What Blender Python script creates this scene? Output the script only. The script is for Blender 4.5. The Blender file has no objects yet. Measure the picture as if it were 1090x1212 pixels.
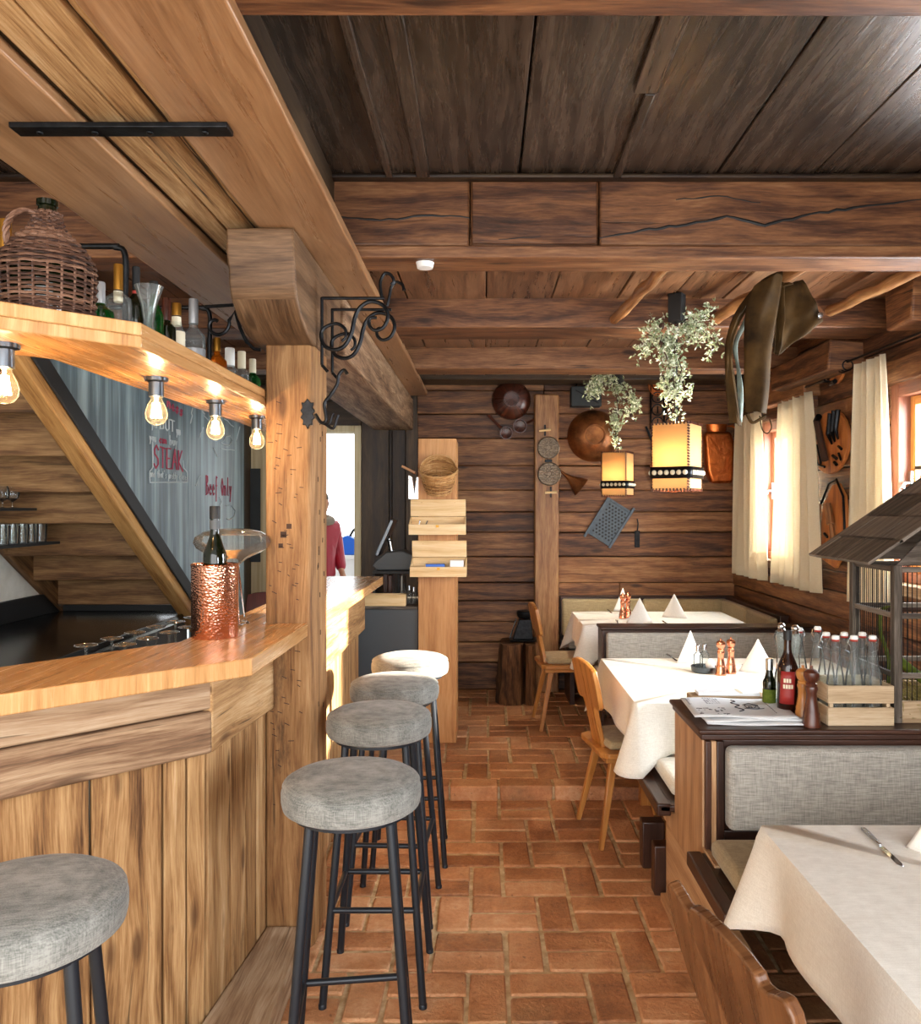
import bpy, bmesh, math, random
from mathutils import Vector, Matrix, Euler
random.seed(7)
R = random.Random(11)
scn = bpy.context.scene
C = scn.collection
PI = math.pi
F_PX, VX, VY, CAMZ = 950.0, 573.0, 600.0, 1.6     # focal length in pixels, vanishing point, eye height

def at(px, py, y):
    return Vector(((px-VX)*y/F_PX, y, CAMZ-(py-VY)*y/F_PX))

def lin(h):
    h = h.lstrip('#')
    o = []
    for i in (0, 2, 4):
        c = int(h[i:i+2], 16)/255
        o.append(c/12.92 if c <= .04045 else ((c+.055)/1.055)**2.4)
    return (o[0], o[1], o[2], 1)

def Mx(loc=(0,0,0), rot=(0,0,0), sc=(1,1,1)):
    return Matrix.Translation(loc) @ Euler(rot).to_matrix().to_4x4() @ Matrix.Diagonal((*sc, 1))

def aim(p, q):
    """matrix that takes the z axis to the segment p-q, origin at p"""
    d = Vector(q)-Vector(p)
    return Matrix.Translation(p) @ d.to_track_quat('Z', 'Y').to_matrix().to_4x4()

class MB:
    def __init__(s):
        s.bm = bmesh.new()
        s.uv = s.bm.loops.layers.uv.new('UVMap')
        s.var = s.bm.faces.layers.float.new('var')
        s.smooth = False
    def face(s, vs, uvs, var):
        try: f = s.bm.faces.new(vs)
        except ValueError: return None
        f[s.var] = var
        f.smooth = True
        for l, u in zip(f.loops, uvs): l[s.uv].uv = u
        return f
    def box(s, x0, x1, y0, y1, z0, z1, m=None, g=None, var=None, jit=0):
        lo = (min(x0,x1), min(y0,y1), min(z0,z1)); hi = (max(x0,x1), max(y0,y1), max(z0,z1))
        d = [hi[i]-lo[i] for i in range(3)]
        if g is None: g = d.index(max(d))
        var = R.random() if var is None else var
        ou, ov = R.random()*7, R.random()*7
        co = []
        for i in range(8):
            co.append(Vector([(hi if (i >> k) & 1 else lo)[k]+(R.uniform(-jit, jit) if jit else 0) for k in range(3)]))
        vs = [s.bm.verts.new((m @ c) if m else c) for c in co]
        for ax, idx in ((0,(0,4,6,2)), (0,(1,3,7,5)), (1,(0,1,5,4)), (1,(2,6,7,3)), (2,(0,2,3,1)), (2,(4,5,7,6))):
            ab = [k for k in range(3) if k != ax]
            if g in ab: a = g; b = [k for k in ab if k != g][0]
            else: a, b = ab
            s.face([vs[i] for i in idx], [(co[i][a]+ou, co[i][b]+ov+ax*.37) for i in idx], var)
        return vs
    def prism(s, pts, h0, h1, plane='xy', m=None, var=None, g=0):
        """extrude a 2D outline (counter-clockwise) from h0 to h1 along the third axis; g: 0 grain along first 2D axis"""
        def P(p, h):
            v = {'xy': (p[0], p[1], h), 'xz': (p[0], h, p[1]), 'yz': (h, p[0], p[1])}[plane]
            v = Vector(v); return (m @ v) if m else v
        var = R.random() if var is None else var
        ou, ov = R.random()*7, R.random()*7
        n = len(pts)
        a = [s.bm.verts.new(P(p, h0)) for p in pts]; b = [s.bm.verts.new(P(p, h1)) for p in pts]
        U = lambda p: (p[g]+ou, p[1-g]+ov)
        s.face(a[::-1], [U(p) for p in pts[::-1]], var); s.face(b, [U(p) for p in pts], var)
        for i in range(n):
            j = (i+1) % n; p, q = pts[i], pts[j]
            if abs(q[g]-p[g]) >= abs(q[1-g]-p[1-g]):
                uv = [(p[g]+ou, h0+ov), (q[g]+ou, h0+ov), (q[g]+ou, h1+ov), (p[g]+ou, h1+ov)]
            else:
                uv = [(h0+ou, p[1-g]+ov), (h0+ou, q[1-g]+ov), (h1+ou, q[1-g]+ov), (h1+ou, p[1-g]+ov)]
            s.face([a[i], a[j], b[j], b[i]], uv, var)
    def lathe(s, prof, n=24, m=None, cap=True, var=None, wob=None):
        var = R.random() if var is None else var
        rings = []; L = 0; ls = []
        for k, (r, z) in enumerate(prof):
            if k: L += math.hypot(r-prof[k-1][0], z-prof[k-1][1])
            ls.append(L)
            ring = []
            for i in range(n):
                a = 2*PI*i/n
                rr = r*(wob(a, z) if wob else 1)
                v = Vector((rr*math.cos(a), rr*math.sin(a), z))
                ring.append(s.bm.verts.new((m @ v) if m else v))
            rings.append(ring)
        mr = max(p[0] for p in prof)
        for k in range(len(prof)-1):
            for i in range(n):
                j = (i+1) % n
                u0, u1 = 2*PI*mr*i/n, 2*PI*mr*(i+1)/n
                s.face([rings[k][i], rings[k][j], rings[k+1][j], rings[k+1][i]],
                       [(ls[k], u0), (ls[k], u1), (ls[k+1], u1), (ls[k+1], u0)], var)
        if cap:
            for ring, fl, pr in ((rings[0], True, prof[0]), (rings[-1], False, prof[-1])):
                if pr[0] < 1e-4: continue
                vv = ring[::-1] if fl else ring
                s.face(vv, [(pr[0]*math.cos(2*PI*i/n)+.5, pr[0]*math.sin(2*PI*i/n)) for i in range(n)], var)
        s.weld = True
    def tube(s, pts, r, n=8, m=None, cap=True, var=None, closed=False, flat=1.0):
        pts = [Vector(p) for p in pts]
        if m: pts = [m @ p for p in pts]
        N = len(pts); var = R.random() if var is None else var
        rs = r if isinstance(r, (list, tuple)) else [r]*N
        rings = []; up = None; L = 0; ls = []
        for k, p in enumerate(pts):
            a = pts[(k-1) % N] if (closed or k) else p
            b = pts[(k+1) % N] if (closed or k < N-1) else p
            t = (b-a); t = t.normalized() if t.length > 1e-9 else Vector((0,0,1))
            if up is None:
                up = t.orthogonal().normalized()
                if abs(t.z) < .9: up = (Vector((0,0,1))-t*t.z).normalized()
            up = (up-t*up.dot(t))
            up = up.normalized() if up.length > 1e-6 else t.orthogonal().normalized()
            sd = t.cross(up)
            if k: L += (p-pts[k-1]).length
            ls.append(L)
            rings.append([s.bm.verts.new(p+(sd*math.cos(2*PI*i/n)*flat+up*math.sin(2*PI*i/n))*rs[k]) for i in range(n)])
        mr = max(rs); o = R.random()*5
        K = N if closed else N-1
        for k in range(K):
            k2 = (k+1) % N
            l2 = ls[k2] if k2 else L+.02
            for i in range(n):
                j = (i+1) % n
                u0, u1 = 2*PI*mr*i/n+o, 2*PI*mr*(i+1)/n+o
                s.face([rings[k][i], rings[k][j], rings[k2][j], rings[k2][i]],
                       [(ls[k]+o, u0), (ls[k]+o, u1), (l2+o, u1), (l2+o, u0)], var)
        if cap and not closed:
            for ring, fl in ((rings[0], True), (rings[-1], False)):
                vv = ring[::-1] if fl else ring
                s.face(vv, [(mr*math.cos(2*PI*i/n)+o, mr*math.sin(2*PI*i/n)) for i in range(n)], var)
    def grid(s, fn, nu, nv, lu=1, lv=1, m=None, var=None, cu=False):
        var = R.random() if var is None else var
        V = []
        for i in range(nu if cu else nu+1):
            row = []
            for j in range(nv+1):
                v = Vector(fn(i/nu, j/nv)); row.append(s.bm.verts.new((m @ v) if m else v))
            V.append(row)
        for i in range(nu):
            i2 = (i+1) % len(V) if cu else i+1
            for j in range(nv):
                s.face([V[i][j], V[i2][j], V[i2][j+1], V[i][j+1]],
                       [(i/nu*lu, j/nv*lv), ((i+1)/nu*lu, j/nv*lv), ((i+1)/nu*lu, (j+1)/nv*lv), (i/nu*lu, (j+1)/nv*lv)], var)
        return V
    def ball(s, c, r, n=12, k=8, m=None, var=None):
        rx, ry, rz = r if isinstance(r, (tuple, list)) else (r, r, r)
        mm = Matrix.Translation(c) @ Matrix.Diagonal((rx, ry, rz, 1))
        if m: mm = m @ mm
        s.lathe([(max(math.sin(PI*i/k), 1e-5), -math.cos(PI*i/k)) for i in range(k+1)], n, mm, False, var)
    def build(s, name, mat, parent=None, bev=0, seg=2, sharp=38, sub=0, solid=0, weld=False, loc=None, rot=None):
        if weld or getattr(s, 'weld', False): bmesh.ops.remove_doubles(s.bm, verts=s.bm.verts, dist=1e-5)
        s.bm.normal_update()
        if not solid: bmesh.ops.recalc_face_normals(s.bm, faces=s.bm.faces)
        me = bpy.data.meshes.new(name); s.bm.to_mesh(me); s.bm.free()
        me.materials.append(mat)
        me.set_sharp_from_angle(angle=math.radians(sharp))
        o = bpy.data.objects.new(name, me); C.objects.link(o)
        if solid:
            md = o.modifiers.new('Solidify', 'SOLIDIFY'); md.thickness = solid; md.offset = 0
        if bev:
            md = o.modifiers.new('Bevel', 'BEVEL'); md.width = bev; md.segments = seg; md.limit_method = 'ANGLE'; md.angle_limit = math.radians(40)
        if sub:
            md = o.modifiers.new('Subdivision', 'SUBSURF'); md.levels = md.render_levels = sub
        if parent: o.parent = parent
        if loc: o.location = loc
        if rot: o.rotation_euler = rot
        return o

def smooth_path(p, n=6):
    p = [Vector(q) for q in p]; out = []
    for i in range(len(p)-1):
        p0, p1, p2, p3 = p[max(i-1, 0)], p[i], p[i+1], p[min(i+2, len(p)-1)]
        for k in range(n):
            t = k/n; out.append(.5*((2*p1)+(p2-p0)*t+(2*p0-5*p1+4*p2-p3)*t*t+(3*p1-p0-3*p2+p3)*t**3))
    return out+[p[-1]]
def tag(o, label=None, cat=None, group=None, kind=None):
    if label: o['label'] = label
    if cat: o['category'] = cat
    if group: o['group'] = group
    if kind: o['kind'] = kind
    return o
def thing(name, label, cat, loc=(0,0,0), rot=(0,0,0), group=None):
    o = bpy.data.objects.new(name, None); C.objects.link(o)
    o.empty_display_size = .05
    o.location = loc; o.rotation_euler = rot if isinstance(rot, (tuple, list)) else (0, 0, rot)
    return tag(o, label, cat, group)
def struct(o, label=None):
    o['kind'] = 'structure'
    if label: o['label'] = label
    return o
def dup(root, loc=None, rot=None, label=None, group=None):
    r = root.copy(); C.objects.link(r)
    if loc is not None: r.location = loc
    if rot is not None: r.rotation_euler = rot if isinstance(rot, (tuple, list)) else (0, 0, rot)
    if label: r['label'] = label
    if group: r['group'] = group
    for ch in list(root.children):
        c = ch.copy(); C.objects.link(c); c.parent = r
        for g in list(ch.children):
            d = g.copy(); C.objects.link(d); d.parent = c
    return r
def bx(name, mat, x0, x1, y0, y1, z0, z1, parent=None, bev=.004, g=None, m=None, var=None):
    b = MB(); b.box(x0, x1, y0, y1, z0, z1, g=g, m=m, var=var)
    return b.build(name, mat, parent, bev=bev)

# ---------------------------------------------------------------- materials
class NT:
    def __init__(s, name):
        s.m = bpy.data.materials.new(name); s.m.use_nodes = True
        s.t = s.m.node_tree; s.t.nodes.clear()
        s.out = s.n('ShaderNodeOutputMaterial')
        s.b = s.n('ShaderNodeBsdfPrincipled'); s.l(s.b.outputs[0], s.out.inputs[0])
    def n(s, t, **kw):
        x = s.t.nodes.new(t)
        for k, v in kw.items(): setattr(x, k, v)
        return x
    def l(s, a, b): s.t.links.new(a, b)
    def sock(s, x, v):
        if hasattr(v, 'is_linked') or hasattr(v, 'links'): s.l(v, x)
        else: x.default_value = v
    def uv(s):
        return s.n('ShaderNodeTexCoord').outputs['UV']
    def obj(s):
        return s.n('ShaderNodeTexCoord').outputs['Object']
    def vary(s):
        return s.n('ShaderNodeAttribute', attribute_name='var').outputs['Fac']
    def math(s, op, a, b=0.0, clamp=False):
        x = s.n('ShaderNodeMath', operation=op, use_clamp=clamp)
        s.sock(x.inputs[0], a); s.sock(x.inputs[1], b); return x.outputs[0]
    def vmul(s, v, k):
        x = s.n('ShaderNodeVectorMath', operation='MULTIPLY'); s.l(v, x.inputs[0]); x.inputs[1].default_value = k; return x.outputs[0]
    def vadd(s, v, w):
        x = s.n('ShaderNodeVectorMath', operation='ADD'); s.l(v, x.inputs[0]); s.sock(x.inputs[1], w); return x.outputs[0]
    def noise(s, v, scale=1, detail=5, rough=.55, dist=0):
        x = s.n('ShaderNodeTexNoise'); s.l(v, x.inputs['Vector'])
        x.inputs['Scale'].default_value = scale; x.inputs['Detail'].default_value = detail
        x.inputs['Roughness'].default_value = rough; x.inputs['Distortion'].default_value = dist
        return x.outputs['Fac']
    def voro(s, v, scale=1, out='Distance', feature='F1'):
        x = s.n('ShaderNodeTexVoronoi', feature=feature); s.l(v, x.inputs['Vector']); x.inputs['Scale'].default_value = scale
        return x.outputs[out]
    def ramp(s, f, stops):
        x = s.n('ShaderNodeValToRGB'); s.l(f, x.inputs[0]); e = x.color_ramp.elements
        while len(e) > 1: e.remove(e[-1])
        for i, (p, c) in enumerate(stops):
            k = e[0] if i == 0 else e.new(p)
            k.position = p
            k.color = lin(c) if isinstance(c, str) else ((c, c, c, 1) if not isinstance(c, tuple) else c)
        return x.outputs[0]
    def mix(s, f, a, b, bt='MIX'):
        x = s.n('ShaderNodeMixRGB', blend_type=bt)
        s.sock(x.inputs[0], f)
        for i, v in ((1, a), (2, b)):
            s.sock(x.inputs[i], lin(v) if isinstance(v, str) else v)
        return x.outputs[0]
    def bump(s, h, st=.3, d=.01):
        x = s.n('ShaderNodeBump'); s.l(h, x.inputs['Height']); x.inputs['Strength'].default_value = st; x.inputs['Distance'].default_value = d
        s.l(x.outputs[0], s.b.inputs['Normal'])
    def set(s, **kw):
        nm = dict(col='Base Color', rough='Roughness', metal='Metallic', spec='Specular IOR Level', trans='Transmission Weight',
                  ior='IOR', sheen='Sheen Weight', coat='Coat Weight', coatr='Coat Roughness', emc='Emission Color', em='Emission Strength', alpha='Alpha', sss='Subsurface Weight')
        for k, v in kw.items():
            i = s.b.inputs[nm[k]]
            if isinstance(v, str): v = lin(v)
            s.sock(i, v)
        return s

def wood(name, cols, su=1.4, sv=20, rough=.6, bump=.35, knots=1.0, cracks=.6, va=.35, spec=.4, coat=0, wear=None, rr=.12):
    t = NT(name)
    var = t.vary()
    cmb = t.n('ShaderNodeCombineXYZ')
    t.l(t.math('MULTIPLY', var, 37.0), cmb.inputs[0]); t.l(t.math('MULTIPLY', var, 91.0), cmb.inputs[1]); t.l(t.math('MULTIPLY', var, 13.0), cmb.inputs[2])
    u = t.vadd(t.uv(), cmb.outputs[0])
    kv = t.vadd(t.vmul(u, (2.1, 6.5, 1)), (0.3, 0.7, 0))
    kd = t.voro(kv, 1)
    # grain, bent round the knots
    bend = t.n('ShaderNodeCombineXYZ'); t.l(t.math('MULTIPLY', t.math('SMOOTH_MIN', kd, .5), .05), bend.inputs[1])
    ub = t.vadd(u, bend.outputs[0])
    A = t.noise(t.vmul(ub, (su*1.7, sv*2.6, 1)), 1, 8, .68, .35)
    B = t.noise(t.vmul(ub, (su*9, sv*13, 1)), 1, 4, .62)
    L = t.noise(t.vmul(u, (1.6, 4.5, 1)), 1, 5, .6)
    # growth rings cut lengthwise: wavering lines along the board
    sep = t.n('ShaderNodeSeparateXYZ'); t.l(ub, sep.inputs[0])
    ph = t.math('ADD', t.math('MULTIPLY', sep.outputs[1], sv*5.5), t.math('MULTIPLY', t.noise(t.vmul(ub, (su*.55, sv*.12, 1)), 1, 4, .55), 34.0))
    ring = t.math('POWER', t.math('ADD', t.math('MULTIPLY', t.math('SINE', ph), .5), .5), 1.6)
    f = t.math('ADD', t.math('MULTIPLY', A, .50), t.math('MULTIPLY', B, .38))
    f = t.math('ADD', f, t.math('MULTIPLY', L, .22))
    f = t.math('SUBTRACT', f, t.math('MULTIPLY', t.math('SUBTRACT', ring, .4), .085))
    f = t.math('ADD', f, t.math('MULTIPLY', t.math('SUBTRACT', var, .5), va*.5))
    n = len(cols)
    col = t.ramp(f, [(.345+.40*i/(n-1), c) for i, c in enumerate(cols)])
    if knots:
        col = t.mix(t.math('MULTIPLY', t.ramp(kd, [(0, 1.0), (.06, 1.0), (.13, .0)]), .75*knots), col, cols[0])
    h = t.math('ADD', t.math('MULTIPLY', A, .5), t.math('ADD', t.math('MULTIPLY', B, .35), t.math('MULTIPLY', ring, .15)))
    if cracks:
        cr = t.ramp(t.noise(t.vmul(ub, (su*1.2, sv*2.6, 1)), 1, 4, .6, .3), [(.29, 1.0), (.345, .0)])
        col = t.mix(t.math('MULTIPLY', cr, cracks), col, (.012, .007, .004, 1))
        h = t.math('SUBTRACT', h, t.math('MULTIPLY', cr, .5*cracks))
    if wear:
        wm = t.ramp(t.noise(t.vmul(u, (3, 9, 1)), 1, 7, .7), [(wear[1], .0), (wear[1]+.12, 1.0)])
        col = t.mix(t.math('MULTIPLY', wm, wear[2]), col, wear[0])
    t.set(col=col, spec=spec, rough=t.math('ADD', t.math('MULTIPLY', A, rr*2), rough-rr))
    if coat: t.set(coat=coat, coatr=.15)
    t.bump(h, bump, .006)
    return t.m
def plain(name, col, rough=.5, metal=0, spec=.5, nz=None, bump=0, **kw):
    t = NT(name)
    if nz:
        f = t.noise(t.obj(), nz[1], 5, .6)
        t.set(col=t.mix(t.ramp(f, [(.3, .0), (.7, 1.0)]), col, nz[0]))
        if bump: t.bump(f, bump, .003)
    else: t.set(col=col)
    t.set(rough=rough, metal=metal, spec=spec, **kw)
    return t.m
def fabric(name, c0, c1, scale=1.0, rough=.9, mott=None, bump=.25, trans=None):
    t = NT(name); o = t.obj()
    k = 1/scale
    n1 = t.noise(t.vmul(o, (420*k, 420*k, 30*k)), 1, 2, .6)
    n2 = t.noise(t.vmul(o, (30*k, 30*k, 420*k)), 1, 2, .6)
    n3 = t.noise(t.vmul(o, (26*k, 420*k, 300*k)), 1, 2, .6)
    w = t.math('ADD', t.math('MULTIPLY', n1, .34), t.math('ADD', t.math('MULTIPLY', n2, .33), t.math('MULTIPLY', n3, .33)))
    f = w
    if mott:
        f = t.math('ADD', w, t.math('MULTIPLY', t.math('SUBTRACT', t.noise(o, mott[0], 5, .65), .5), mott[1]))
    t.set(col=t.ramp(f, [(.36, c0), (.62, c1)]), rough=rough, spec=.15, sheen=.15)
    t.bump(w, bump, .0015)
    if trans:
        tr = t.n('ShaderNodeBsdfTranslucent'); tr.inputs[0].default_value = lin(trans[0])
        mx = t.n('ShaderNodeMixShader'); mx.inputs[0].default_value = trans[1]
        t.l(t.b.outputs[0], mx.inputs[1]); t.l(tr.outputs[0], mx.inputs[2]); t.l(mx.outputs[0], t.out.inputs[0])
    return t.m
def glass(name, col='#ffffff', refl=.16, rough=.02, painted_sheen=0):
    """thin glass: lets light straight through, shines at grazing angles"""
    t = NT(name)
    tr = t.n('ShaderNodeBsdfTransparent'); tr.inputs[0].default_value = lin(col)
    gl = t.n('ShaderNodeBsdfGlossy'); gl.inputs['Roughness'].default_value = rough
    lw = t.n('ShaderNodeLayerWeight'); lw.inputs[0].default_value = refl*.55
    mx = t.n('ShaderNodeMixShader')
    t.l(lw.outputs['Facing' if False else 'Fresnel'], mx.inputs[0]); t.l(tr.outputs[0], mx.inputs[1]); t.l(gl.outputs[0], mx.inputs[2])
    last = mx.outputs[0]
    if painted_sheen:
        df = t.n('ShaderNodeBsdfDiffuse'); df.inputs[0].default_value = (.9, .93, .93, 1)  # white diffuse mixed in, painting bright reflections and bulb glow
        m2 = t.n('ShaderNodeMixShader'); m2.inputs[0].default_value = painted_sheen; t.l(last, m2.inputs[1]); t.l(df.outputs[0], m2.inputs[2]); last = m2.outputs[0]
    t.l(last, t.out.inputs[0]); t.t.nodes.remove(t.b)
    return t.m
def emit(name, col, st):
    t = NT(name); t.set(col=col, emc=col, em=st); return t.m

M = {}
M['oak'] = wood('oak', ['#8f6238', '#b98753', '#cb9b66', '#d8ae7c'], 1.0, 16, .26, .1, .3, .1, .15, .5, coat=.25)
M['old_light'] = wood('old_spruce', ['#4a2e18', '#8d6740', '#b48f62', '#ceb08a'], .9, 12, .7, .7, 1.0, .9, .25, .25, wear=('#3a2414', .60, .6))
M['post'] = wood('hewn_post', ['#4a2e19', '#7f5833', '#9c744a', '#b18c62'], 1.2, 13, .65, .6, 1.0, .6, .1, .3, wear=('#2a1a0e', .61, .7))
M['weathered'] = wood('weathered_grey', ['#4a3626', '#7d6048', '#a3876a', '#bda68b'], .9, 11, .75, .6, .8, .8, .4, .2)
M['soffit'] = wood('larch_board', ['#6f4a2e', '#8f6846', '#a27b57', '#b28c68'], .7, 9, .3, .1, .5, .1, .12, .5)
M['beam'] = wood('old_beam', ['#22130b', '#54331f', '#7d5334', '#9a704c'], 1.3, 9, .5, .6, 1.0, .85, .2, .4, wear=('#160c07', .64, .55))
M['log'] = wood('log_wall', ['#24130a', '#573520', '#855936', '#a67b52'], 1.2, 12, .55, .6, 1.0, .85, .3, .4, wear=('#180e08', .62, .6))
M['darkwall'] = wood('smoked_board', ['#150e0a', '#2a1c14', '#40301f', '#57432f'], 1.0, 10, .5, .4, .8, .5, .3, .4)
M['ceiling'] = wood('smoked_ceiling', ['#17110d', '#30261e', '#493b30', '#5f5043'], 1.2, 14, .27, .22, .5, .35, .25, .55, rr=.1)
M['ceiling2'] = wood('brown_ceiling', ['#2e1b10', '#563824', '#765238', '#8d684b'], 1.1, 12, .3, .25, .6, .35, .25, .5)
M['honey'] = wood('honey_beech', ['#7d4a20', '#a86c32', '#bd8244', '#cc9658'], 1.0, 14, .3, .1, .2, .05, .2, .5)
M['brownchair'] = wood('brown_beech', ['#38200f', '#54331d', '#6a4428', '#7c5233'], 1.0, 12, .28, .1, .2, .05, .1, .5)
M['bench'] = wood('dark_bench', ['#170c08', '#2e1a12', '#3f261b', '#553628'], 1.0, 12, .35, .2, .2, .3, .2, .5)
M['panel'] = wood('bare_panel', ['#7a5236', '#a57c57', '#bd966f', '#cfae88'], .8, 10, .5, .25, .6, .2, .2, .4)
M['pine'] = wood('pine_box', ['#b98a52', '#d8b37c', '#e6c796', '#eed6ab'], 1.0, 15, .5, .12, .5, .05, .2, .4)
M['pillarwood'] = wood('pillar_board', ['#7a4a26', '#ad7643', '#c38d57', '#cf9f6c'], .8, 9, .5, .2, .9, .15, .2, .4)
M['crate'] = wood('crate_board', ['#7a6148', '#a58c6d', '#bda586', '#cdb99d'], 1.2, 16, .75, .35, .5, .3, .3, .2)
M['shingle'] = wood('grey_shingle', ['#2a231d', '#4d443b', '#6b6056', '#82776b'], 2.0, 26, .7, .4, .2, .4, .4, .3)
M['redchair'] = wood('red_stained_beech', ['#3a120c', '#5a1e14', '#6e2a1c', '#803626'], 1.0, 12, .35, .1, .1, .05, .1, .5)
M['pole'] = wood('peeled_pole', ['#5c3820', '#865a36', '#a3774c', '#bb9162'], 1.6, 16, .45, .4, .8, .4, .3, .4)
M['stump'] = wood('split_log', ['#1e120b', '#4a2f1c', '#6e4a2d', '#8a6440'], 1.8, 14, .75, .8, .4, .8, .5, .2)
M['tread'] = wood('stair_board', ['#3a2614', '#6c4c30', '#8f6c46', '#a7845a'], 1.1, 10, .6, .4, .9, .6, .15, .3, wear=('#1c120a', .60, .6))
M['stringer'] = wood('stringer', ['#6d4a2a', '#a37745', '#bd9159', '#cba56f'], 1.1, 12, .55, .4, .7, .3, .2, .3)
M['treen'] = wood('dark_treen', ['#23100a', '#3c1d13', '#54291a', '#6b3a26'], 1.5, 14, .3, .15, .1, .1, .1, .5)
M['redframe'] = wood('red_brown_paint', ['#5f3526', '#7f4c38', '#8d5a44', '#9b6a53'], .8, 14, .4, .1, .1, .05, .1, .5)
M['toolboard'] = wood('tool_board', ['#6e3817', '#a8622f', '#c07a3f', '#cd8b50'], 1.4, 12, .5, .2, .6, .2, .2, .4)
M['iron'] = plain('wrought_iron', '#17181a', .38, .85, .5, ('#2b2c2e', 40), .2)
M['black'] = plain('black_steel', '#20252c', .35, .3, .5)
M['blackmat'] = plain('black_matt', '#121314', .6)
M['blacktop'] = plain('black_worktop', '#0d0e10', .18, 0, .5)
M['steel'] = plain('brushed_steel', '#b9bec2', .25, 1)
M['darksteel'] = plain('grey_steel', '#5a6066', .3, .9)
M['chrome'] = plain('chrome', '#e6e8ea', .06, 1)
M['copperp'] = plain('copper_polish', '#e39a78', .2, 1)
M['plaster'] = plain('white_plaster', '#cfccc2', .9, 0, .2, ('#b9b5aa', 9), .15)
M['saddle'] = wood('saddle_block', ['#332214', '#5a412b', '#785b40', '#8f7254'], 1.0, 10, .55, .4, .8, .4, .1, .35)
M['grater'] = plain('blue_grey_iron', '#46515a', .5, .3, .5, ('#5a646b', 30))
M['greyboard'] = plain('grey_board', '#34383a', .6, 0, .3, ('#2c3031', 6))
M['greycab'] = plain('grey_cabinet', '#4b4f52', .5, 0, .4)
M['white'] = plain('white_paint', '#e8e8e4', .5)
M['paper'] = plain('newsprint', '#dfe0e0', .8, 0, .2, ('#cfd0d2', 14))
M['ink'] = plain('ink', '#3a3a40', .8)
M['cardwhite'] = plain('white_card', '#e9ecee', .4)
M['linen'] = fabric('white_linen', '#dcd6ca', '#f2eee4', 1.0, .85, (3, .1), .18)
M['napkin'] = fabric('napkin', '#e8e4dc', '#f7f4ee', .6, .9, None, .1)
M['stoolfab'] = fabric('grey_chenille', '#5a5a56', '#8e8d87', 1.1, .95, (9, .55), .5)
M['benchfab'] = fabric('grey_upholstery', '#7d7a74', '#b5b1a8', 1.3, .95, (4, .1), .4)
M['beigefab'] = fabric('beige_upholstery', '#8f7d5e', '#b9a681', 1.0, .95, (5, .15), .3)
M['seatfab'] = fabric('light_seat_fabric', '#c4bba8', '#e6dfd0', 1.0, .95, (5, .1), .3)
M['curtain'] = fabric('curtain_linen', '#d9cbaa', '#ece2ca', .8, .9, None, .12, ('#f3e8d0', .30))
M['leather'] = plain('waxed_leather', '#20160b', .85, 0, .12, ('#4c371b', 8), .25)
M['leatherin'] = plain('leather_lining', '#7f8a80', .8, 0, .3, ('#4a4f48', 12))
M['jar_glass'] = glass('clear_glass', '#f8fbfa', .36, .03, .045)
M['tumbler_glass'] = glass('tumbler_glass', '#fbfdfc', .5, .03, .012)
M['window_glass'] = glass('window_glass', '#fbfdff', .06)
M['bulb_glass'] = glass('bulb_glass', '#ffefd8', .15, .02, .010)
M['green_glass'] = plain('green_glass', '#0d5a22', .05, 0, .6, trans=.75, ior=1.45)
M['brown_glass'] = plain('brown_glass', '#2a0f06', .06, 0, .6, trans=.35, ior=1.45)
M['dark_glass'] = plain('olive_glass', '#12180a', .06, 0, .6, trans=.4, ior=1.45)
M['amber'] = plain('amber_spirit', '#b35a12', .1, 0, .5, trans=.6, ior=1.36)
M['redlabel'] = plain('red_label', '#8f2420', .5)
M['cream'] = plain('cream_label', '#d9cfb4', .6)
M['silver'] = plain('silver_label', '#aeb1b4', .35, .6)
M['redcap'] = plain('red_rubber', '#a83226', .5)
M['porcelain'] = plain('porcelain', '#efeeea', .25, 0, .5)
M['goldcap'] = plain('gold_foil', '#a9772c', .35, .8)
M['filament'] = emit('filament', '#ffdba8', 140)
M['mortar'] = plain('mortar', '#d8be98', .95, 0, .1, ('#a08058', 22), .6)
M['blue'] = plain('blue_plastic', '#1a63c8', .4)
M['snow'] = plain('pale_paving', '#d9dcde', .9, 0, .2, ('#c9cccf', 2))
M['skin'] = plain('skin', '#c08a6c', .55, 0, .4)
M['redjacket'] = plain('red_padded_nylon', '#a5132f', .4, 0, .5)
M['trouser'] = plain('dark_denim', '#23262d', .8)
M['fur'] = plain('fur_trim', '#8d8172', .95)
M['hair'] = plain('dark_hair', '#241a14', .6)
M['chalkw'] = plain('white_chalk', '#c9d2d4', .95, 0, .1)
M['chalkr'] = plain('red_chalk', '#b25062', .95, 0, .1)
M['wicker'] = wood('dark_willow', ['#1c100c', '#3e271d', '#5e402f', '#7c5b47'], 9, 30, .55, .3, 0, 0, .6, .4)
M['wicker2'] = wood('light_willow', ['#6e4826', '#a37544', '#c0935d', '#d3ad7a'], 9, 30, .55, .3, 0, 0, .6, .4)
def _leaf():
    t = NT('dry_leaf'); t.set(col=t.ramp(t.vary(), [(0, '#6f7f5e'), (.45, '#a9b48c'), (.75, '#cfd5b8'), (1, '#e9ecdc')]), rough=.8, spec=.2); return t.m
M['leaf'] = _leaf()
M['moss'] = plain('moss', '#43521c', .95, 0, .1, ('#66702c', 40), .5)
M['straw'] = plain('dry_grass', '#a9955c', .9, 0, .1, ('#6f6a34', 40))
M['twig'] = plain('twig', '#3b2416', .8)
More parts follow.
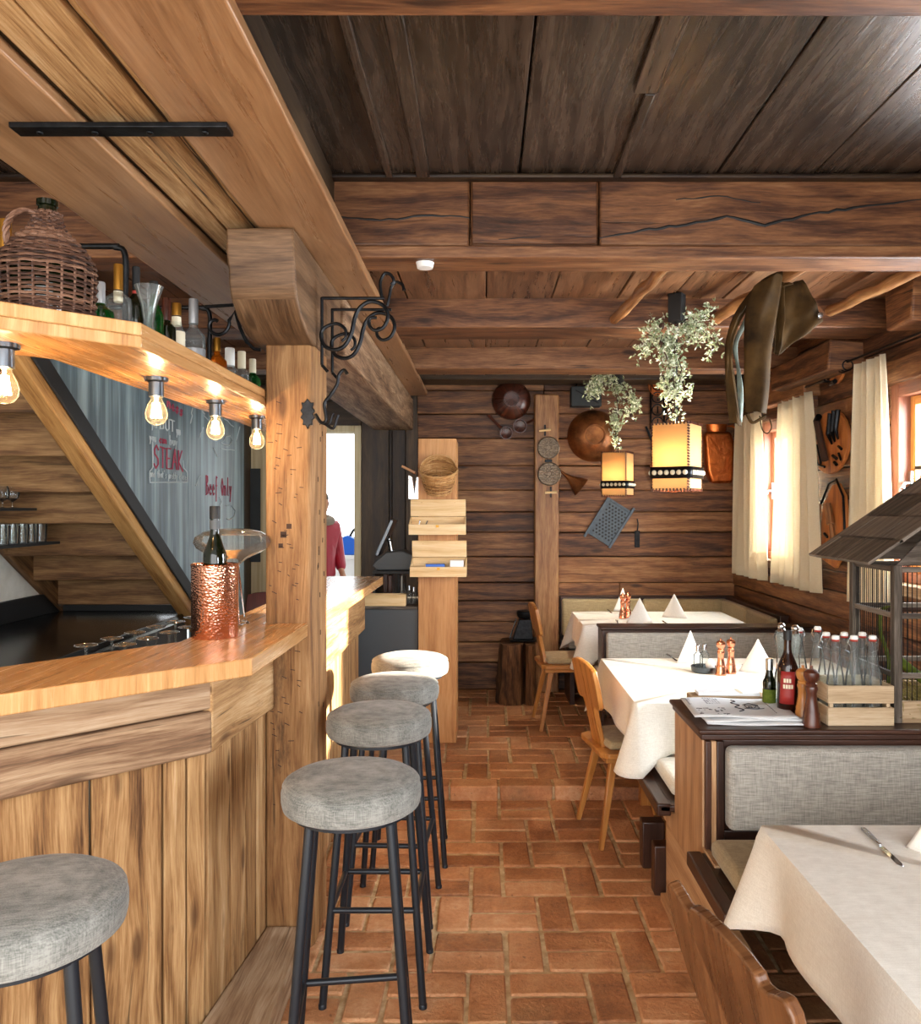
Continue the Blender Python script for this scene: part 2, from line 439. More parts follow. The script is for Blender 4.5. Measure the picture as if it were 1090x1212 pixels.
def special():
    # hammered copper
    t = NT('hammered_copper'); o = t.obj()
    v = t.voro(t.vmul(o, (120, 120, 150)), 1)
    t.set(col=t.mix(t.noise(o, 14, 3), '#e2aa92', '#c98a70'), metal=1, rough=.18); t.bump(v, .55, .003); M['hammered'] = t.m
    # brown old copper
    t = NT('aged_copper'); o = t.obj(); f = t.noise(o, 7, 6, .65)
    t.set(col=t.ramp(f, [(.3, '#4a2a16'), (.5, '#8a5630'), (.72, '#a8713f')]), metal=.75, rough=.38); t.bump(f, .2, .003); M['oldcopper'] = t.m
    t = NT('bright_copper'); o = t.obj(); f = t.noise(o, 9, 5, .6, 1.0)
    t.set(col=t.ramp(f, [(.3, '#a24d20'), (.6, '#d67a3e'), (.8, '#e9a06a')]), metal=.9, rough=.28); t.bump(f, .45, .012); M['jugcopper'] = t.m
    # chalk-streaked slate-blue metal board
    t = NT('chalk_board'); o = t.obj()
    s = t.noise(t.vmul(o, (1, 7, .35)), 1.6, 6, .65, .3); b = t.noise(o, .9, 3)
    g = t.math('ADD', t.math('MULTIPLY', s, .75), t.math('MULTIPLY', b, .35))
    t.set(col=t.ramp(g, [(.36, '#3d4a51'), (.52, '#5d6f77'), (.66, '#9bb0b6')]), rough=t.math('ADD', t.math('MULTIPLY', s, .25), .32), spec=.5); M['slate'] = t.m
    # terracotta brick
    t = NT('terracotta_brick'); o = t.obj(); var = t.vary()
    f = t.noise(o, 7, 7, .68); g = t.noise(o, 55, 4, .7)
    h = t.math('ADD', t.math('ADD', t.math('MULTIPLY', f, .6), t.math('MULTIPLY', g, .3)), t.math('MULTIPLY', t.math('SUBTRACT', var, .5), .22))
    col = t.ramp(h, [(.22, '#75482f'), (.38, '#a97048'), (.52, '#c68c60'), (.70, '#dbb088')])
    dust = t.ramp(t.noise(o, 3.1, 6, .7), [(.5, .0), (.72, 1.0)])
    col = t.mix(t.math('MULTIPLY', dust, .45), col, '#c19a6e')
    dk = t.ramp(t.noise(o, 24, 5, .7), [(.30, 1.0), (.37, .0)])
    col = t.mix(t.math('MULTIPLY', dk, .6), col, '#3a2117')
    t.set(col=col, rough=t.math('ADD', t.math('MULTIPLY', f, .35), .36), spec=.4); t.bump(t.math('ADD', f, t.math('MULTIPLY', g, .6)), .8, .012); M['brick'] = t.m
    # warm parchment shade lit from inside
    t = NT('parchment'); o = t.obj()
    f = t.noise(o, 14, 4)
    t.set(col=t.mix(f, '#efc98c', '#f7e0b4'), rough=.7)
    tr = t.n('ShaderNodeBsdfTranslucent'); tr.inputs[0].default_value = lin('#ffe3b6')
    mx = t.n('ShaderNodeMixShader'); mx.inputs[0].default_value = .7
    t.l(t.b.outputs[0], mx.inputs[1]); t.l(tr.outputs[0], mx.inputs[2]); t.l(mx.outputs[0], t.out.inputs[0]); M['parchment'] = t.m
    # pale vertical boards at the end of the bar
    t = NT('pale_plank_paint'); o = t.obj()
    f = t.noise(t.vmul(o, (40, 40, 1.2)), 1, 4)
    t.set(col=t.ramp(f, [(.35, '#b5a27c'), (.65, '#cdbf9c')]), rough=.7); M['paleboard'] = t.m
special()
def wp(o, root):
    """hand a part built in room coordinates to its thing"""
    p = Vector(root.location)
    o.data.transform(Matrix.Translation(-p)); o.parent = root
    return o
XR, XL, YB = 2.087, -2.8, 6.72
ZC1, ZC2 = 2.83, 2.66
YN = -1.6          # the room goes on behind the camera up to here
STEP_Y, STEP_Z = 4.39, .07
# ---------------------------------------------------------------- floor
fl = MB()
def brick(x0, x1, y0, y1, z):
    g = .008
    j = lambda: R.uniform(-.004, .004)
    zz = z+R.uniform(-.002, .004)
    vs = fl.box(x0+g+j(), x1-g+j(), y0+g+j(), y1-g+j(), z-.05, zz)
    for v in vs:
        if v.co.z > z-.02: v.co.z += R.uniform(-.002, .002); v.co.x += R.uniform(-.003, .003); v.co.y += R.uniform(-.003, .003)
W = .1345
def field(x0, x1, y0, y1, z, sh0=0):
    rows = int(round((y1-y0)/(2*W))); dy = (y1-y0)/rows
    for r in range(rows):
        yb = y1-(r+1)*dy
        x = x0-((r*W+sh0) % (3*W))
        while x < x1:
            for (a, b, h) in ((x, x+2*W, True), (x+2*W, x+3*W, False)):
                a2, b2 = max(a, x0), min(b, x1)
                if b2-a2 < .04: continue
                if h:
                    brick(a2, b2, yb, yb+dy/2, z); brick(a2, b2, yb+dy/2, yb+dy, z)
                else: brick(a2, b2, yb, yb+dy, z)
            x += 3*W
field(-1.0, XR, .6, STEP_Y-.008, 0, .13)
field(-1.0, XR, STEP_Y+.135, YB, STEP_Z, .05)
x = -1.0
while x < XR:       # nosing course of the step
    w = R.choice((.27, .27, .30)); b = min(x+w, XR)
    if b-x > .03:
        vs = fl.box(x+.006, b-.006, STEP_Y+R.uniform(-.006, .006), STEP_Y+.13, -.03, STEP_Z+R.uniform(-.003, .005), jit=.003)
    x = b
floor = struct(fl.build('floor', M['brick'], bev=.007, seg=2), 'worn terracotta brick floor with a low step across the aisle')
b = MB(); b.box(XL-.2, 3.2, YN, STEP_Y+.02, -.2, -.007); b.box(XL-.2, 3.2, STEP_Y+.02, YB+.2, -.2, STEP_Z-.007)
o = b.build('mortar_bed', M['mortar']); o['kind'] = 'structure'; o.parent = floor
# ---------------------------------------------------------------- back wall of horizontal boards
b = MB()
zs = [-.1]; 
while zs[-1] < 2.9: zs.append(zs[-1]+R.uniform(.15, .235))
for k in range(len(zs)-1):
    for (x0, x1) in ((-.56, .5), (.5, XR+.2)):
        if x0 > 0 and R.random() < .25:
            xm = R.uniform(.9, 1.6); cuts = [(x0, xm), (xm, x1)]
        else: cuts = [(x0, x1)]
        for (c0, c1) in cuts:
            dy = R.uniform(-.006, .008)
            b.box(c0+.001, c1-.001, YB+dy, YB+.14, zs[k]+.0025, zs[k+1]-.0025, g=0, jit=.0035)
struct(b.build('wall_back', M['log'], bev=.006), 'old brown horizontal board wall at the end of the room')
b = MB(); b.box(-.6, XR+.3, YB+.12, YB+.2, -.1, 2.9); struct(b.build('wall_back_core', M['darkwall']))
# the darker part left of it, with the doorway
DX0, DX1, DZ = -1.80, -1.03, 2.27
b = MB()
for (x0, x1, z0, z1, dy) in ((-1.03, -.80, 0, 2.7, .0), (-.80, -.775, 0, 2.7, .05), (-.775, -.66, 0, 2.7, .03), (-.66, -.55, 0, 2.7, .01)):
    b.box(x0+.001, x1-.001, YB+dy, YB+.14, z0, z1, g=2)
for k in range(2): b.box(-2.0, -1.03, YB+.01*k, YB+.14, DZ+.002+k*.215, DZ+.213+k*.215, g=0)
struct(b.build('wall_back_left', M['darkwall'], bev=.005), 'smoke-darkened plank wall beside the doorway')
b = MB(); b.box(-2.05, DX0-.06, YB, YB+.14, 0, 2.27, g=2); struct(b.build('wall_back_pale', M['paleboard']))
door = struct(bx('door_1', M['paleboard'], DX1-.055, DX1, YB-.02, YB+.16, STEP_Z, DZ+.01, bev=.003), 'pale frame of the bright doorway behind the bar')
bx('frame', M['paleboard'], DX0-.055, DX0, YB-.02, YB+.16, STEP_Z, DZ+.01, bev=.003).parent = door
bx('frame', M['paleboard'], DX0, DX1-.055, YB-.02, YB+.16, DZ-.045, DZ+.01, bev=.003).parent = door
# ---------------------------------------------------------------- right wall with windows
WZ0, WZ1 = 1.22, 2.23
WINS = [(2.90, 4.12), (5.12, 6.06), (-.75, .45)]
b = MB()
zs = [-.1, .1, .3, .52, .74, .95, 1.1, WZ0, 1.43, 1.64, 1.83, 2.02, WZ1, 2.42, 2.62, 2.9]
for k in range(len(zs)-1):
    iv = [(YN, YB+.05)]
    if WZ0-.01 <= zs[k] and zs[k+1] <= WZ1+.01:
        cuts = sorted(WINS); iv = []; y = YN
        for (a, c) in cuts: iv.append((y, a)); y = c
        iv.append((y, YB+.05))
    else:
        iv = [(YN, 2.4+.3*(k % 3)), (2.4+.3*(k % 3), YB+.05)]
    for (a, c) in iv:
        b.box(XR+R.uniform(-.008, .006), XR+.22, a+.001, c-.001, zs[k]+.0025, zs[k+1]-.0025, g=1, jit=.003)
struct(b.build('wall_right', M['log'], bev=.007), 'brown log wall with the windows')
def window(n, y0, y1, mull, label):
    w = MB()      # painted outer frame
    t = .075
    x0, x1 = XR+.0, XR+.17
    w.box(x0, x1, y0, y0+t, WZ0, WZ1, g=2); w.box(x0, x1, y1-t, y1, WZ0, WZ1, g=2)
    w.box(x0, x1, y0+t, y1-t, WZ1-t, WZ1, g=1); w.box(x0+.03, x1, y0+t, y1-t, WZ0, WZ0+.05, g=1)
    root = struct(w.build('window_%d' % n, M['redframe'], bev=.004), label)
    ym = (y0+y1)/2
    segs = [(y0+t, ym), (ym, y1-t)] if mull else [(y0+t, y1-t)]
    for (a, c) in segs:
        s = MB(); u = .045
        xa, xb = XR+.06, XR+.105
        s.box(xa, xb, a+.002, a+u, WZ0+.05, WZ1-t, g=2); s.box(xa, xb, c-u, c-.002, WZ0+.05, WZ1-t, g=2)
        s.box(xa, xb, a+u, c-u, WZ0+.05, WZ0+.05+u, g=1); s.box(xa, xb, a+u, c-u, WZ1-t-u, WZ1-t, g=1)
        so = s.build('sash', M['honey'] if n == 1 else M['redframe'], root, bev=.003)
        g = MB(); g.box(XR+.08, XR+.086, a+u-.004, c-u+.004, WZ0+.05+u-.004, WZ1-t-u+.004); go = g.build('pane', M['window_glass'], so)
    h = MB(); h.box(XR+.045, XR+.06, ym+.02 if mull else y1-t-.035, ym+.045 if mull else y1-t-.01, 1.66, 1.78)
    h.tube([(XR+.05, y1-t-.022, 1.72), (XR+.02, y1-t-.022, 1.72), (XR+.005, y1-t-.03, 1.69)], [.008, .009, .012])
    h.build('window_latch', M['steel'], root, bev=.002)
    s = MB(); s.box(XR-.05, XR+.03, y0-.04, y1+.04, WZ0-.055, WZ0); s.build('sill', M['weathered'], root, bev=.006)
    l = MB(); l.box(XR-.035, XR+.01, y0-.09, y1+.09, WZ1-.01, WZ1+.11, g=1); l.build('head_trim', M['log'], root, bev=.006)
    return root
window(1, *WINS[0], False, 'window with red-brown frame and latch, nearest in view on the right wall')
window(2, *WINS[1], False, 'window between the two rear curtains near the far corner')
window(3, *WINS[2], True, 'unseen window on the right wall, added to light the front table')  # added out of view as a light source for the front
# ---------------------------------------------------------------- left wall
b = MB(); b.box(XL-.15, XL, YN, YB+.2, 0, 2.9); struct(b.build('wall_left', M['plaster']), 'white plaster wall behind the bar')
# chalkboard wall
XC = -1.95
chalk = MB()
SL = lambda y: .83+(5.42-y)*(1.83/2.72)          # upper edge of the stair string
chalk.prism([(3.26, SL(3.26)), (4.03, SL(4.03)), (4.03, 2.27), (3.26, 2.27)], XC-.04, XC, 'yz')
chalk.prism([(4.034, SL(4.034)), (5.28, SL(5.28)), (5.28, 2.27), (4.034, 2.27)], XC-.04, XC, 'yz')
chalk.prism([(5.41, 0), (6.52, 0), (6.52, 2.27), (5.284, 2.27), (5.284, SL(5.284)), (5.41, SL(5.41))], XC-.04, XC, 'yz')
chalkwall = struct(chalk.build('wall_chalkboard', M['slate'], bev=.003), 'blue-grey chalkboard wall panels with red and white chalk writing')
b = MB(); k = 2.272
while k < 2.8:
    b.box(XC-.05, XC+.01, 2.0, YB, k, min(k+.18, 2.83), g=1); k += .182
struct(b.build('wall_bar_upper', M['darkwall'], bev=.004))
bx('corner_post', M['darkwall'], XC-.1, XC-.0, 6.525, YB, 0, 2.27).parent = chalkwall
o = bx('wall_panel', M['greyboard'], -2.0, -1.87, YB-.03, YB-.005, 1.14, 1.92, bev=.003); tag(o, 'dark grey rectangular notice panel on the pale wall past the chalkboard', 'panel')
# ---------------------------------------------------------------- ceilings
b = MB()
seam = [-2.8, -2.2, -1.6, -1.05, -.62, -.35, -.23, .13, .5, .86, 1.22, 1.6, XR+.2]
for a, c in zip(seam, seam[1:]): b.box(a+.003, c-.003, YN, 3.05, ZC1+R.uniform(0, .006), ZC1+.04, g=1)
for (xc, w, y0, y1) in ((-.35, .028, 1.5, 3.0), (-.225, .05, 1.5, 3.0), (.475, .075, 1.5, 2.36), (.49, .03, 2.37, 3.0)):
    b.box(xc-w/2, xc+w/2, y0, y1, ZC1-.016, ZC1+.003, g=1)
struct(b.build('ceiling', M['ceiling'], bev=.004), 'smoke-dark glossy plank ceiling in front of the big beam')
b = MB(); b.box(XL-.2, XR+.3, YN, 3.1, ZC1+.045, ZC1+.1); b.box(XL-.2, XR+.3, 3.1, YB+.2, ZC2+.045, ZC1+.1); struct(b.build('ceiling_upper', M['darkwall']))
b = MB(); x = XL
while x < XR+.1:
    w = R.uniform(.26, .42)
    b.box(x+.003, min(x+w, XR+.2)-.003, 3.08, YB+.1, ZC2+R.uniform(0, .006), ZC2+.04, g=1); x += w
struct(b.build('ceiling_rear', M['ceiling2'], bev=.004), 'brown plank ceiling beyond the big beam')
def beam(n, y0, y1, z0, z1, x0, x1, mat, label, cuts=()):
    b = MB(); xs = [x0, *cuts, x1]
    for i, (a, c) in enumerate(zip(xs, xs[1:])):
        b.box(a+.002*(i > 0), c-.002*(i < len(xs)-2), y0+.004*(i % 2), y1, z0, z1, g=0, jit=.003)
    return struct(b.build('trim_%d' % n, mat, bev=.01), label)
BX0, BX1 = XL-.05, XR+.1
# big beam: squared face in three lengths over a paler bottom board
XS1, XS2 = -.045, .43
beam(1, 3.0, 3.16, 2.575, ZC1+.02, BX0, BX1, M['beam'], 'great hewn cross beam over the bar post', (XS1-.008, XS2))
b = MB(); b.box(BX0, BX1, 2.985, 3.165, 2.527, 2.574, g=0); struct(b.build('trim_2', M['beam'], bev=.006), 'pale bottom board under the great beam')
b = MB(); b.box(XS1, XS2-.01, 2.988, 3.0, 2.58, 2.812, g=0); struct(b.build('trim_3', M['beam'], bev=.004), 'square board let into the front of the great beam')
b = MB(); b.box(BX0, BX1, 2.955, 3.0, 2.812, ZC1+.002, g=0); struct(b.build('trim_4', M['darkwall'], bev=.008))
beam(5, 4.10, 4.40, 2.516, ZC2+.02, BX0, BX1, M['beam'], 'second ceiling beam with the poles running into it')
beam(6, 5.35, 5.56, 2.517, ZC2+.02, BX0, BX1, M['beam'], 'rearmost ceiling beam')
beam(7, 1.30, 1.53, 2.53, ZC1+.02, -.52, BX1, M['beam'], 'ceiling beam nearest the camera')
beam(17, 6.45, 6.72, 2.62, ZC2+.02, BX0, BX1, M['darkwall'], 'wall plate along the far wall')
# log ends of the right wall by the beam
b = MB()
b.box(1.93, 2.1, 3.62, 3.86, 2.44, 2.66, g=0, jit=.01); b.box(1.9, 2.1, 4.42, 5.32, 2.36, 2.52, g=1, jit=.01); b.box(1.98, 2.1, 5.0, 5.75, 2.3, 2.5, g=1, jit=.012)
struct(b.build('trim_8', M['log'], bev=.012), 'rough log ends on top of the right wall')
# ---------------------------------------------------------------- boxed ceiling beam over the bar (two boards, old beams between)
b = MB(); b.box(-1.255, -.955, .2, 6.7, 2.5, 2.535, g=1); struct(b.build('trim_9', M['soffit'], bev=.006), 'left larch board of the boxed beam over the bar')
b = MB(); b.box(-.73, -.4575, .2, 6.5, 2.5, 2.535, g=1); struct(b.build('trim_10', M['soffit'], bev=.006), 'right larch board of the boxed beam over the bar')
b = MB(); b.box(-.935, -.855, .2, 3.2, 2.518, 2.7, g=1); b.box(-.851, -.772, .2, 3.2, 2.516, 2.7, g=1)
b.tube([(-.752, .2+.1*i, 2.545+.003*math.sin(i*1.3)) for i in range(31)], [.018+.002*math.sin(i*2.1) for i in range(31)], 8)
struct(b.build('trim_11', M['old_light'], bev=.008), 'pair of old beams showing between the larch boards')
b = MB(); b.box(-1.23, -.56, .2, 6.7, 2.536, ZC1); struct(b.build('trim_12', M['darkwall']))
b = MB(); b.box(-.92, -.595, 3.42, 6.7, 2.24, 2.499, g=1, jit=.006); struct(b.build('trim_13', M['weathered'], bev=.012), 'grey weathered bearing beam running back from the bar post')
b = MB(); b.box(-1.11, -.6, 1.872, 1.922, 2.486, 2.499, g=0)
for i in range(4): b.lathe([(.008, 0), (.008, .004), (.0005, .007)], 10, Mx((-1.05+.13*i, 1.897, 2.486), (PI, 0, 0)))
strap = b.build('iron_strap', M['iron'], bev=.002); tag(strap, 'black iron strap screwed across the boards of the boxed ceiling beam', 'iron strap')
# post with its carved head
b = MB()
pts = [(-.79, 2.9), (-.632, 2.9), (-.617, 2.93), (-.617, 3.15), (-.79, 3.15)]
b.prism(pts, -.0, 2.19, 'xy', g=0)
for f in b.bm.faces:
    for l in f.loops: l[b.uv].uv = (l.vert.co.z, l.vert.co.x*1.0+l.vert.co.y)
struct(b.build('trim_14', M['post'], bev=.008, seg=2), 'hewn wooden post standing in the bar')
b = MB()
pr = [(2.58, 2.499), (2.58, 2.42), (2.60, 2.37), (2.605, 2.33), (2.63, 2.28), (2.70, 2.23), (2.79, 2.20), (2.88, 2.185), (3.17, 2.185), (3.25, 2.20), (3.34, 2.23), (3.41, 2.30), (3.43, 2.42), (3.43, 2.499)]
b.prism(pr, -.83, -.612, 'yz', g=0)
struct(b.build('trim_15', M['saddle'], bev=.008, sharp=50), 'carved saddle block on top of the bar post')
# squared post standing against the far wall
b = MB(); b.box(.415, .615, 6.60, YB+.01, STEP_Z, 2.53, g=2, jit=.004); struct(b.build('trim_16', M['pole'], bev=.012), 'squared upright post against the far wall')
# ---------------------------------------------------------------- underside of the stairs
b = MB()
ST = [(3.60, 2.02), (3.84, 1.845), (4.08, 1.673), (4.316, 1.51), (4.63, 1.317), (4.9, 1.151), (5.18, .967), (5.42, .80)]
for (y, z) in ST[:-1]:
    b.box(XL+.02, XC-.005, y, y+.03, z, z+.235, g=0, jit=.004)
    b.box(XL+.02, XC-.005, y+.03, y+.33, z+.20, z+.23, g=0)
for (y, z) in ((3.36, 2.2), (3.12, 2.38), (2.88, 2.56)):
    b.box(XL+.02, XC-.005, y, y+.03, z, z+.235, g=0, jit=.004); b.box(XL+.02, XC-.005, y+.03, y+.33, z+.2, z+.23, g=0)
stair = thing('staircase', 'boxed-in wooden staircase seen from below beside the chalkboard', 'staircase', (XC, 5.2, 0))
stair['kind'] = 'structure'
wp(b.build('tread_boards', M['tread'], bev=.006), stair)
def slope(x0, x1, y0, z0, y1, z1, hl, hu, mat, name):
    s = MB(); s.prism([(y0, z0-hl), (y0, z0+hu), (y1, z1+hu), (y1, z1-hl)], x0, x1, 'yz', g=0)
    d = Vector((y1-y0, z1-z0)).normalized(); ou = R.random()*5
    for f in s.bm.faces:
        for l in f.loops:
            c = l.vert.co; l[s.uv].uv = (c.y*d.x+c.z*d.y+ou, c.x-c.y*d.y+c.z*d.x)
    return wp(s.build(name, mat, bev=.006), stair)
slope(XC-.005, XC+.085, 5.42, .77, 2.7, 2.60, .06, .03, M['stringer'], 'stringer')
slope(XC+.088, XC+.10, 5.42, .80, 2.7, 2.63, .02, .085, M['blackmat'], 'side_strip')
slope(XL+.0, XL+.05, 5.42, .80, 2.7, 2.63, .0, .2, M['tread'], 'wall_stringer')
# ---------------------------------------------------------------- chalk writing
GL = {'a': [[(.9,.55),(.5,.65),(.1,.3),(.4,0),(.85,.3),(.9,.6),(.9,0)]], 'b': [[(.1,1.2),(.1,0),(.6,0),(.85,.3),(.6,.6),(.1,.5)]],
 'c': [[(.85,.5),(.5,.65),(.1,.3),(.5,0),(.9,.1)]], 'd': [[(.85,.5),(.4,.6),(.1,.3),(.4,0),(.85,.2),(.85,1.2),(.85,0)]], 'e': [[(.1,.3),(.85,.35),(.5,.65),(.1,.3),(.5,0),(.9,.12)]],
 'f': [[(.8,1.1),(.5,1.2),(.4,.9),(.4,-.4)],[(.1,.6),(.8,.6)]], 'h': [[(.1,1.2),(.1,0)],[(.1,.4),(.5,.65),(.8,.4),(.8,0)]], 'i': [[(.5,.6),(.5,0)]], 'l': [[(.5,1.2),(.5,.1),(.7,0)]],
 'n': [[(.1,.65),(.1,0)],[(.1,.4),(.5,.65),(.8,.4),(.8,0)]], 'o': [[(.5,.65),(.1,.3),(.5,0),(.9,.3),(.5,.65)]], 'p': [[(.1,.6),(.1,-.4)],[(.1,.5),(.6,.65),(.85,.3),(.5,0),(.1,.1)]],
 'r': [[(.1,.65),(.1,0)],[(.1,.4),(.5,.65),(.8,.55)]], 's': [[(.8,.55),(.4,.65),(.2,.45),(.75,.2),(.5,0),(.1,.1)]], 't': [[(.5,1.0),(.5,.1),(.8,0)],[(.15,.65),(.85,.65)]],
 'u': [[(.1,.65),(.1,.2),(.4,0),(.8,.2)],[(.8,.65),(.8,0)]], 'y': [[(.1,.65),(.4,.1)],[(.85,.65),(.3,-.4)]], "'": [[(.5,1.2),(.45,1.0)]], ' ': [],
 'B': [[(.1,0),(.1,1.2),(.6,1.15),(.7,.85),(.2,.65),(.8,.5),(.8,.1),(.0,0)]], 'U': [[(.1,1.2),(.1,.2),(.5,0),(.9,.2),(.9,1.2)]], 'T': [[(0,1.2),(1,1.15)],[(.5,1.2),(.5,0)]],
 'S': [[(.9,1.0),(.5,1.25),(.15,1.0),(.2,.75),(.8,.5),(.85,.2),(.4,-.05),(.05,.2)]], 'E': [[(.9,1.2),(.1,1.2),(.1,0),(.9,.02)],[(.1,.6),(.7,.62)]], 'A': [[(0,0),(.5,1.2),(.95,0)],[(.2,.45),(.8,.45)]],
 'K': [[(.1,1.2),(.1,0)],[(.85,1.2),(.12,.5),(1.05,-.05)]], 'O': [[(.5,1.1),(.1,.6),(.5,0),(.9,.6),(.5,1.1)]]}
def chalk_line(mb, pts, r=.006):
    mb.tube([(XC+.0025, y, z) for (y, z) in pts], r, 5, flat=1.0)
def chalk_text(mb, txt, y0, y1, z, h, r=.0038, tilt=0):
    w = (y1-y0)/max(len(txt), 1)
    for i, ch in enumerate(txt):
        for st in GL[ch]:
            chalk_line(mb, [(y0+w*(i+px*.82), z+py*h+tilt*(i+px)*w) for (px, py) in st], r)
def cy(px): return -XC*F_PX/(VX-px)
def cz(py, y): return CAMZ-(py-VY)*y/F_PX
cw, crd = MB(), MB()
def cp(px, py): y = cy(px); return (y, cz(py, y))
chalk_text(crd, 'ness', 4.93, 5.20, 2.215, .06, .006, -.12)
chalk_text(cw, 'you', 4.70, 4.78, 2.07, .05); chalk_text(cw, 'BUT', 4.82, 5.06, 2.07, .06, .005); chalk_text(cw, 'you', 5.08, 5.15, 2.06, .05)
chalk_text(cw, 'you', 4.67, 4.77, 1.985, .045); chalk_text(crd, 'can', 4.81, 4.93, 1.985, .042); chalk_text(cw, 'buy', 4.97, 5.10, 1.985, .05)
chalk_text(crd, 'STEAK', 4.73, 5.20, 1.835, .105, .005)
chalk_text(cw, "and that's pretty close", 4.68, 5.25, 1.775, .04, .0026)
chalk_line(cw, [cp(180, 523), cp(180.5, 553), cp(176.5, 558), cp(177, 571), cp(221.5, 570.5), cp(221, 559), cp(217, 554), cp(216, 545)], .0045)
chalk_text(crd, 'Beef Only', 5.62, 6.20, 1.685, .115, .004)
chalk_line(cw, [cp(259, 588), cp(261.5, 594), cp(259, 600), cp(256, 601)], .0045)
chalk_line(cw, [cp(267, 598), cp(273, 598), cp(278, 604), cp(277, 611), cp(272, 615), cp(268, 614)], .0045)
for pts in ([(227.5, 483), (226, 489), (227, 492), (225, 501)], [(240, 506), (239, 511), (237, 513), (236, 518)], [(239, 487), (242, 490), (241, 492), (246, 497)], [(283.5, 505), (282, 511), (281, 515), (279, 522)], [(252, 530), (254, 534), (255, 536), (257, 540)], [(236.5, 563), (234, 566), (233, 571), (231, 575)], [(265, 496), (269, 498), (273, 503), (276, 505)], [(261, 524), (264, 522), (267, 517), (272, 516), (274, 522), (271, 527), (265, 526), (261, 524)], [(261, 531), (267, 532), (272, 532), (277, 533)], [(250, 518), (253, 521), (256, 522)]):
    chalk_line(cw, [cp(*p) for p in pts], .004)
for mb, nm, mt in ((cw, 'white_chalk_writing', 'chalkw'), (crd, 'red_chalk_writing', 'chalkr')):
    o = mb.build(nm, M[mt]); o.parent = chalkwall; o['kind'] = 'structure'
# ---------------------------------------------------------------- daylight yard beyond the doorway
b = MB(); b.box(-9, 9, YB+.25, 30, -.05, 0); b.box(2.6, 30, -8, YB+.25, -.45, -.4)
o = b.build('ground_outside', M['snow']); o['kind'] = 'structure'

# unseen side wall and roof beyond the doorway, added to block the sun
b = MB(); b.box(-.45, -.3, YB+.26, 11.5, 0, 3.0); b.box(-9, -.3, YB+.26, 11.5, 3.0, 3.15); o = b.build('wall_sunblock', M['white']); o['kind'] = 'structure'
# long drying cracks and axe marks in the old timber
def crack(name, pts, y, r, parent):
    b = MB(); pts = [at(px, py, y) for px, py in pts]; n = len(pts)
    q = []
    for i in range(n-1):
        for k in range(5): q.append(pts[i].lerp(pts[i+1], k/5)+Vector((0, 0, R.uniform(-.004, .004))))
    q.append(pts[-1]); N = len(q)
    b.tube(q, [r*(.25+.75*math.sin(PI*min(1, (i+.5)/N))**.5)*R.uniform(.7, 1.2) for i in range(N)], 5, flat=.6)
    o = b.build(name, M['blackmat']); o['kind'] = 'structure'; o.parent = parent
bm_ = bpy.data.objects['trim_1']
crack('crack', [(709, 282), (760, 272), (800, 268), (860, 256), (905, 266), (960, 254), (1010, 246), (1090, 236)], 2.999, .006, bm_)
crack('crack', [(404, 256), (450, 262), (500, 254), (556, 258)], 2.999, .005, bm_)
crack('crack', [(800, 236), (850, 232), (900, 240)], 2.999, .003, bm_)
crack('crack', [(590, 284), (640, 280)], 2.987, .002, bm_)
ps = bpy.data.objects['trim_14']
b = MB()
for k in range(60):
    x, z = R.uniform(-.775, -.655), R.choice((R.gauss(1.72, .12), R.gauss(1.35, .2), R.uniform(.5, 2.1)))
    L, a = R.uniform(.006, .022), R.gauss(.25, .22)
    b.box(-L/2, L/2, -.0015, .002, -.0013, .0013, m=Mx((x, 2.9, z), (0, a, 0)))
for (x, z, s) in ((-.725, 1.50, .011), (-.705, 1.53, .009), (-.735, 1.46, .008)): b.box(-s, s, -.0015, .003, -s, s, m=Mx((x, 2.9, z)))
for k in range(16):
    z, y = R.uniform(.7, 2.0), R.uniform(2.97, 3.12); b.box(-.0015, .002, -.002, .002, -.009, .009, m=Mx((-.617, y, z), (R.uniform(-.3, .3), 0, 0)))
o = b.build('axe_marks', M['twig']); o['kind'] = 'structure'; o.parent = ps
# ================================================================ THE BAR
ZB = 1.18
bar = thing('bar_counter', 'old plank front and grey apron beams under the bar top', 'bar', (-.80, 2.364, 0))
def wbuild(mb, name, mat, root, **k): return wp(mb.build(name, mat, **k), root)
def along(p, q, off0, off1, z0, z1, mb, cuts=None, gap=.003, vert=False):
    """boards along the plan line p-q, between two offsets to its left"""
    p, q = Vector(p), Vector(q); d = (q-p); L = d.length; d = d.normalized()
    m = Matrix.Translation((p.x, p.y, 0)) @ Matrix.Rotation(math.atan2(d.y, d.x), 4, 'Z')
    cs = cuts or [0, L]
    for a, c in zip(cs, cs[1:]):
        mb.box(a+gap*(a > 0), c-gap*(c < L), off0, off1+R.uniform(0, .006), z0, z1, m=m, g=2 if vert else 0, jit=.002)
P0, P1, P2 = (-.80, 2.364), (-1.80, 1.382), (-.757, 2.895)
b = MB(); along(P1, P0, 0, .07, .8735, 1.0, b); along(P1, P0, .004, .07, 1.003, 1.128, b)
wbuild(b, 'apron_beam', M['weathered'], bar, bev=.008)
b = MB(); along(P0, P2, .0, .07, .8735, 1.128, b); b.box(-.757, -.70, 3.16, 4.72, .88, 1.128, g=1)
wbuild(b, 'apron_beam', M['old_light'], bar, bev=.008)
b = MB(); along(P1, P0, .035, .06, .0, .873, b, [0, .22, .50, .80, 1.075, 1.27, 1.34, 1.40], vert=True)
wbuild(b, 'plank_panel', M['old_light'], bar, bev=.006)
b = MB(); along((-.825, 2.40), (-.785, 2.895), .0, .03, .0, .873, b, [0, .17, .30, .40, .497], vert=True)
wbuild(b, 'plank_panel', M['old_light'], bar, bev=.006)
b = MB()
